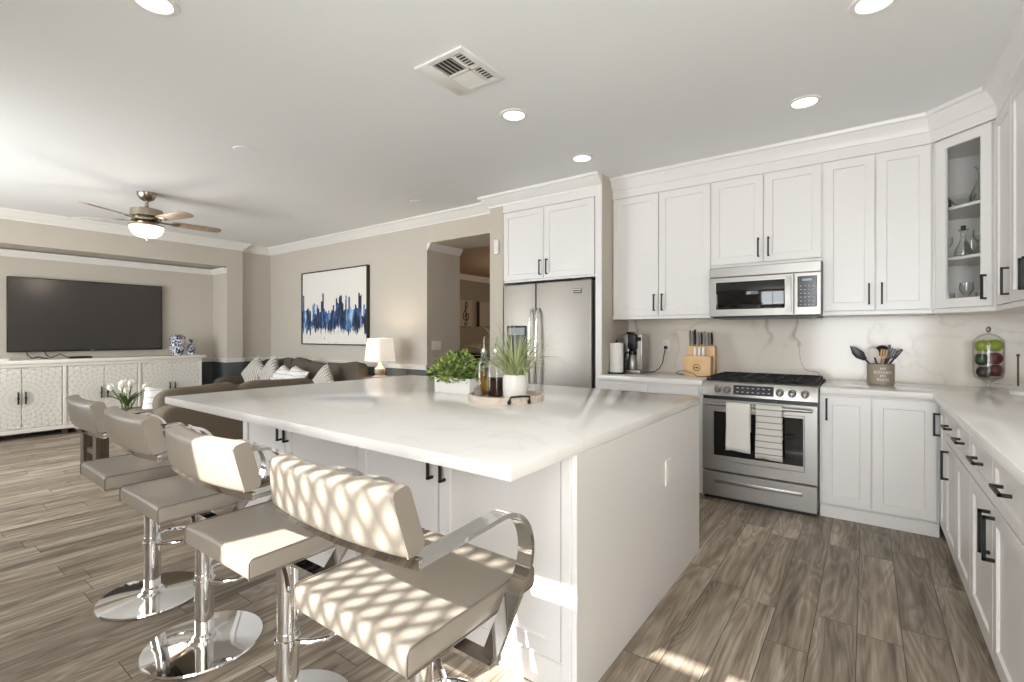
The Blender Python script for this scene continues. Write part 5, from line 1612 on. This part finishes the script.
# lamp table and lamp
t = thing('lamp_table', 'dark wooden table under the lamp by the painting wall', 'side table', (-4.85, 3.88, 0))
obj('top', B().box(-0.24, 0.24, -0.24, 0.24, 0.70, 0.735, 0.004, 2), 'darkwood', t)
for sx in (-1, 1):
    for sy in (-1, 1):
        obj('leg', B().box(sx * 0.21 - 0.025, sx * 0.21 + 0.025, sy * 0.21 - 0.025, sy * 0.21 + 0.025, 0, 0.70), 'darkwood', t)
obj('shelf', B().box(-0.2, 0.2, -0.2, 0.2, 0.18, 0.205), 'darkwood', t)
t = thing('table_lamp', 'lit table lamp with a white tapered shade near the painting', 'lamp', (-4.87, 3.84, 0.736))
b = B(); b.lathe([(0.001, 0), (0.09, 0), (0.09, 0.012), (0.05, 0.03), (0.07, 0.07), (0.065, 0.11), (0.025, 0.15), (0.018, 0.19), (0.001, 0.19)], seg=32); obj('base', b, 'lampbase', t)
b = B(); b.cyl((0, 0, 0.185), (0, 0, 0.26), 0.010); obj('stem', b, 'nickel', t)
b = B()
for r0, r1, z0, z1 in ((0.152, 0.128, 0.205, 0.485),):
    b.lathe([(r0, z0), (r1, z1), (r1 - 0.003, z1), (r0 - 0.003, z0)], seg=64, caps=False, square=5.0)
obj('shade', b, 'shade', t, smooth=50)
d = bpy.data.lights.new('table_lamp_bulb', 'POINT'); d.energy = 5; d.color = (1, 0.85, 0.66); d.shadow_soft_size = 0.05
o = bpy.data.objects.new('table_lamp_bulb', d); COL.objects.link(o); o.location = (-4.87, 3.84, 0.736 + 0.36)

# dark side table with the tulips
t = thing('dark_side_table', 'chunky dark wood table behind the far bar stools', 'side table', (-5.98, 1.55, 0))
obj('top', B().box(-0.27, 0.27, -0.27, 0.27, 0.45, 0.50, 0.005, 2), 'darkwood', t)
for sx in (-1, 1):
    for sy in (-1, 1):
        obj('leg', B().box(sx * 0.21 - 0.05, sx * 0.21 + 0.05, sy * 0.21 - 0.05, sy * 0.21 + 0.05, 0, 0.45, 0.004, 1), 'darkwood', t)
obj('stretcher', B().box(-0.17, 0.17, -0.23, -0.19, 0.12, 0.17), 'darkwood', t)
VX, VY, VZ = -5.86, 1.56, 0.501
t = thing('flower_vase', 'clear glass vase holding white tulips on the dark table', 'vase', (VX, VY, VZ))
b = B(); b.lathe([(0.001, 0), (0.04, 0), (0.045, 0.06), (0.04, 0.10), (0.052, 0.14), (0.049, 0.14), (0.037, 0.10), (0.041, 0.06), (0.036, 0.008), (0.001, 0.008)], seg=28); obj('body', b, 'glass', t)
rnd = random.Random(5)
for i in range(11):
    a = 2 * PI * i / 11 * 1.0 + 0.3; sp = (0.05 if i % 3 == 0 else 0.13) * rnd.uniform(0.8, 1.2); hgt = 0.27 - sp * 0.45 + rnd.uniform(-0.01, 0.015)
    tip = Vector((sp * math.cos(a), sp * math.sin(a), hgt))
    k = thing('tulip', 'white tulip in the bunch on the dark table', 'flower', (VX, VY, VZ + 0.012), 0, 'white tulips in the glass vase')
    st = Vector((0.015 * math.cos(a), 0.015 * math.sin(a), 0.0))
    b = B(); b.tube([st, st.lerp(tip, 0.5) + Vector((0, 0, 0.03)), tip], 0.0035, 6); obj('stem', b, 'tulipleaf', k)
    dv = (tip - st).normalized(); q = Matrix.Translation(tip) @ Vector((0, 0, 1)).rotation_difference(dv).to_matrix().to_4x4()
    b = B()
    for pth in range(6):
        pa = pth * PI / 3 + (0.2 if pth % 2 else 0)
        rr = 0.026 if pth % 2 else 0.023
        def fn(u, v, pa=pa, rr=rr):
            ang = pa + (u - 0.5) * 1.25 * math.sin(PI * min(0.97, v * 0.85 + 0.15))
            rad = rr * math.sin(PI * (0.12 + 0.66 * v)) ** 0.8 + 0.001
            return q @ Vector((rad * math.cos(ang), rad * math.sin(ang), 0.062 * v - 0.004))
        b.surf(fn, 5, 7)
    obj('bloom', b, 'petal', k, smooth=60)
    b = B(); la = a + rnd.uniform(-0.5, 0.5); lr = 0.12 + rnd.uniform(0, 0.05); lw = 0.016
    def fl(u, v, la=la, lr=lr):
        w_ = lw * math.sin(PI * min(1, 0.1 + 0.9 * v)) * (u - 0.5) * 2
        r = 0.01 + lr * v ** 1.3
        return Vector((r * math.cos(la) - w_ * math.sin(la), r * math.sin(la) + w_ * math.cos(la), 0.05 + 0.19 * v - 0.07 * v * v + abs(u - 0.5) * 0.01))
    b.surf(fl, 5, 9); obj('leaf', b, 'tulipleaf', k, smooth=60)

# wall sensor on the column
t = thing('motion_sensor', 'small white sensor box high on the column left of the fridge', 'sensor', (-3.165, 4.03, 2.20))
obj('case', B().box(-0.03, 0.03, -0.025, 0, -0.075, 0.075, 0.006, 2), 'outlet', t)
obj('lens', B().box(-0.02, 0.02, -0.03, -0.024, -0.05, 0.0, 0.004, 2), 'trim', t)

# ------------------------------------------------------------------ hall beyond the opening
t = thing('music_canvas', 'canvas with a dark treble clef on the hall wall', 'wall art', (-6.6, 7.33, 1.70))
obj('canvas', B().box(0, 0.035, -0.20, 0.20, -0.27, 0.27, 0.003, 1), 'artcanvas', t)
b = B()
clef = [(0.02, -0.22), (-0.045, -0.235), (-0.055, -0.19), (-0.01, -0.18), (0.02, -0.21)]
pts = [(-0.05, -0.20), (-0.03, -0.235), (0.01, -0.225), (0.022, -0.18), (0.0, 0.02), (-0.02, 0.14), (-0.01, 0.21), (0.02, 0.235), (0.035, 0.19), (0.02, 0.12), (-0.05, 0.03), (-0.09, -0.04), (-0.075, -0.11),
       (-0.01, -0.14), (0.06, -0.11), (0.075, -0.05), (0.03, -0.005), (-0.02, -0.03), (-0.025, -0.075), (0.0, -0.09)]
def smooth_pts(p, n=5):
    out = []
    for i in range(len(p) - 1):
        p0, p1, p2, p3 = p[max(i - 1, 0)], p[i], p[i + 1], p[min(i + 2, len(p) - 1)]
        for k in range(n):
            s = k / n
            out.append(tuple(0.5 * ((2 * p1[j]) + (-p0[j] + p2[j]) * s + (2 * p0[j] - 5 * p1[j] + 4 * p2[j] - p3[j]) * s * s + (-p0[j] + 3 * p1[j] - 3 * p2[j] + p3[j]) * s ** 3) for j in range(2)))
    return out + [p[-1]]
sp = smooth_pts(pts)
b.sweep([(0.036, y, z) for y, z in sp], [(-0.002, -0.011), (0.002, -0.011), (0.002, 0.011), (-0.002, 0.011)], side=(1, 0, 0)); b.sphere((0.036, -0.045, -0.20), (0.003, 0.02, 0.02))
obj('clef_mark', b, 'black', t)
t = thing('pale_canvas', 'pale canvas with dark left edge on the hall wall', 'wall art', (-6.6, 7.92, 1.70))
obj('canvas', B().box(0, 0.04, -0.26, 0.26, -0.26, 0.26, 0.003, 1), 'artcanvas', t)
obj('dark_band', B().box(0.0395, 0.0415, -0.26, -0.17, -0.26, 0.26), 'frame', t)

t = thing('grand_piano', 'black lacquered piano seen through the hall opening', 'piano', (-4.6, 5.65, 0))
b = B()
foot = [(-0.42, -0.35), (0.75, -0.35), (0.75, 0.25)] + [(0.75 - 0.35 * k / 6, 0.25 + 0.75 * math.sin(PI / 2 * k / 6)) for k in range(1, 7)] + [(0.1, 1.15), (-0.25, 1.1), (-0.42, 0.9)]
b.prism(foot, 0.68, 0.97, 0.01); obj('case', b, 'piano', t)
b = B(); b.prism(foot, 0.975, 1.0, 0.005); obj('lid', b, 'piano', t)
for x, y in ((-0.3, -0.2), (0.6, -0.2), (0.0, 0.9)):
    b = B(); b.cyl((x, y, 0), (x, y, 0.68), 0.04, 0.06); obj('leg', b, 'piano', t)
t = thing('gooseneck_lamp', 'black arched lamp standing on the piano', 'lamp', (-4.17, 5.62, 1.001))
b = B(); b.lathe([(0.001, 0), (0.08, 0), (0.075, 0.02), (0.001, 0.025)], seg=24); obj('base', b, 'piano', t)
b = B(); b.tube([(-0.1, 0, 0.02), (-0.12, 0, 0.15)] + [(-0.1 * math.cos(PI * k / 10) - 0.02, 0, 0.24 + 0.13 * math.sin(PI * k / 10)) for k in range(11)], 0.014, 10); obj('arm', b, 'piano', t)
b = B(); b.cyl((0.08, 0, 0.25), (0.08, 0, 0.17), 0.03, 0.05); obj('head', b, 'piano', t)
d = bpy.data.lights.new('hall_lamp', 'POINT'); d.energy = 30; d.color = (1, 0.8, 0.62); d.shadow_soft_size = 0.15
o = bpy.data.objects.new('hall_lamp', d); COL.objects.link(o); o.location = (-4.3, 7.0, 2.2)

# ------------------------------------------------------------------ the lattice panel hanging in the high window behind the camera
t = thing('window_lattice', 'white diamond lattice panel in the high window behind the camera', 'lattice', (-1.3, REAR - 0.05, 2.2))
b = B()
LX0, LX1, LZ0, LZ1 = -1.56, -1.015, 2.075, 2.50
cw, ch = 0.062, 0.095
def clip(p, q):
    # clip a slanted line to the panel
    (x0, z0), (x1, z1) = p, q
    ts = [0.0, 1.0]
    for lo, hi, a, d_ in ((LX0, LX1, x0, x1 - x0), (LZ0, LZ1, z0, z1 - z0)):
        if abs(d_) < 1e-9:
            continue
        ta, tb = sorted(((lo - a) / d_, (hi - a) / d_))
        ts[0] = max(ts[0], ta); ts[1] = min(ts[1], tb)
    if ts[1] - ts[0] < 1e-4:
        return None
    return [(x0 + (x1 - x0) * s, z0 + (z1 - z0) * s) for s in ts]


Hh = LZ1 - LZ0; dxs = Hh * cw / ch
x = LX0 - dxs
while x < LX1:
    for s in (1, -1):
        pq = clip((x, LZ0), (x + dxs, LZ1)) if s == 1 else clip((x, LZ1), (x + dxs, LZ0))
        if pq:
            b.sweep([(pq[0][0], REAR - 0.05, pq[0][1]), (pq[1][0], REAR - 0.05, pq[1][1])], [(-0.006, -0.0075), (0.006, -0.0075), (0.006, 0.0075), (-0.006, 0.0075)], side=(0, 1, 0))
    x += cw
b.box(LX0 - 0.02, LX1, REAR - 0.06, REAR - 0.04, LZ1, LZ1 + 0.02); b.box(LX0 - 0.02, LX1, REAR - 0.06, REAR - 0.04, LZ0 - 0.02, LZ0)
b.box(LX0 - 0.02, LX0, REAR - 0.06, REAR - 0.04, LZ0, LZ1)
obj('lattice_strips', b, 'lattice', t, world=True, root=t)
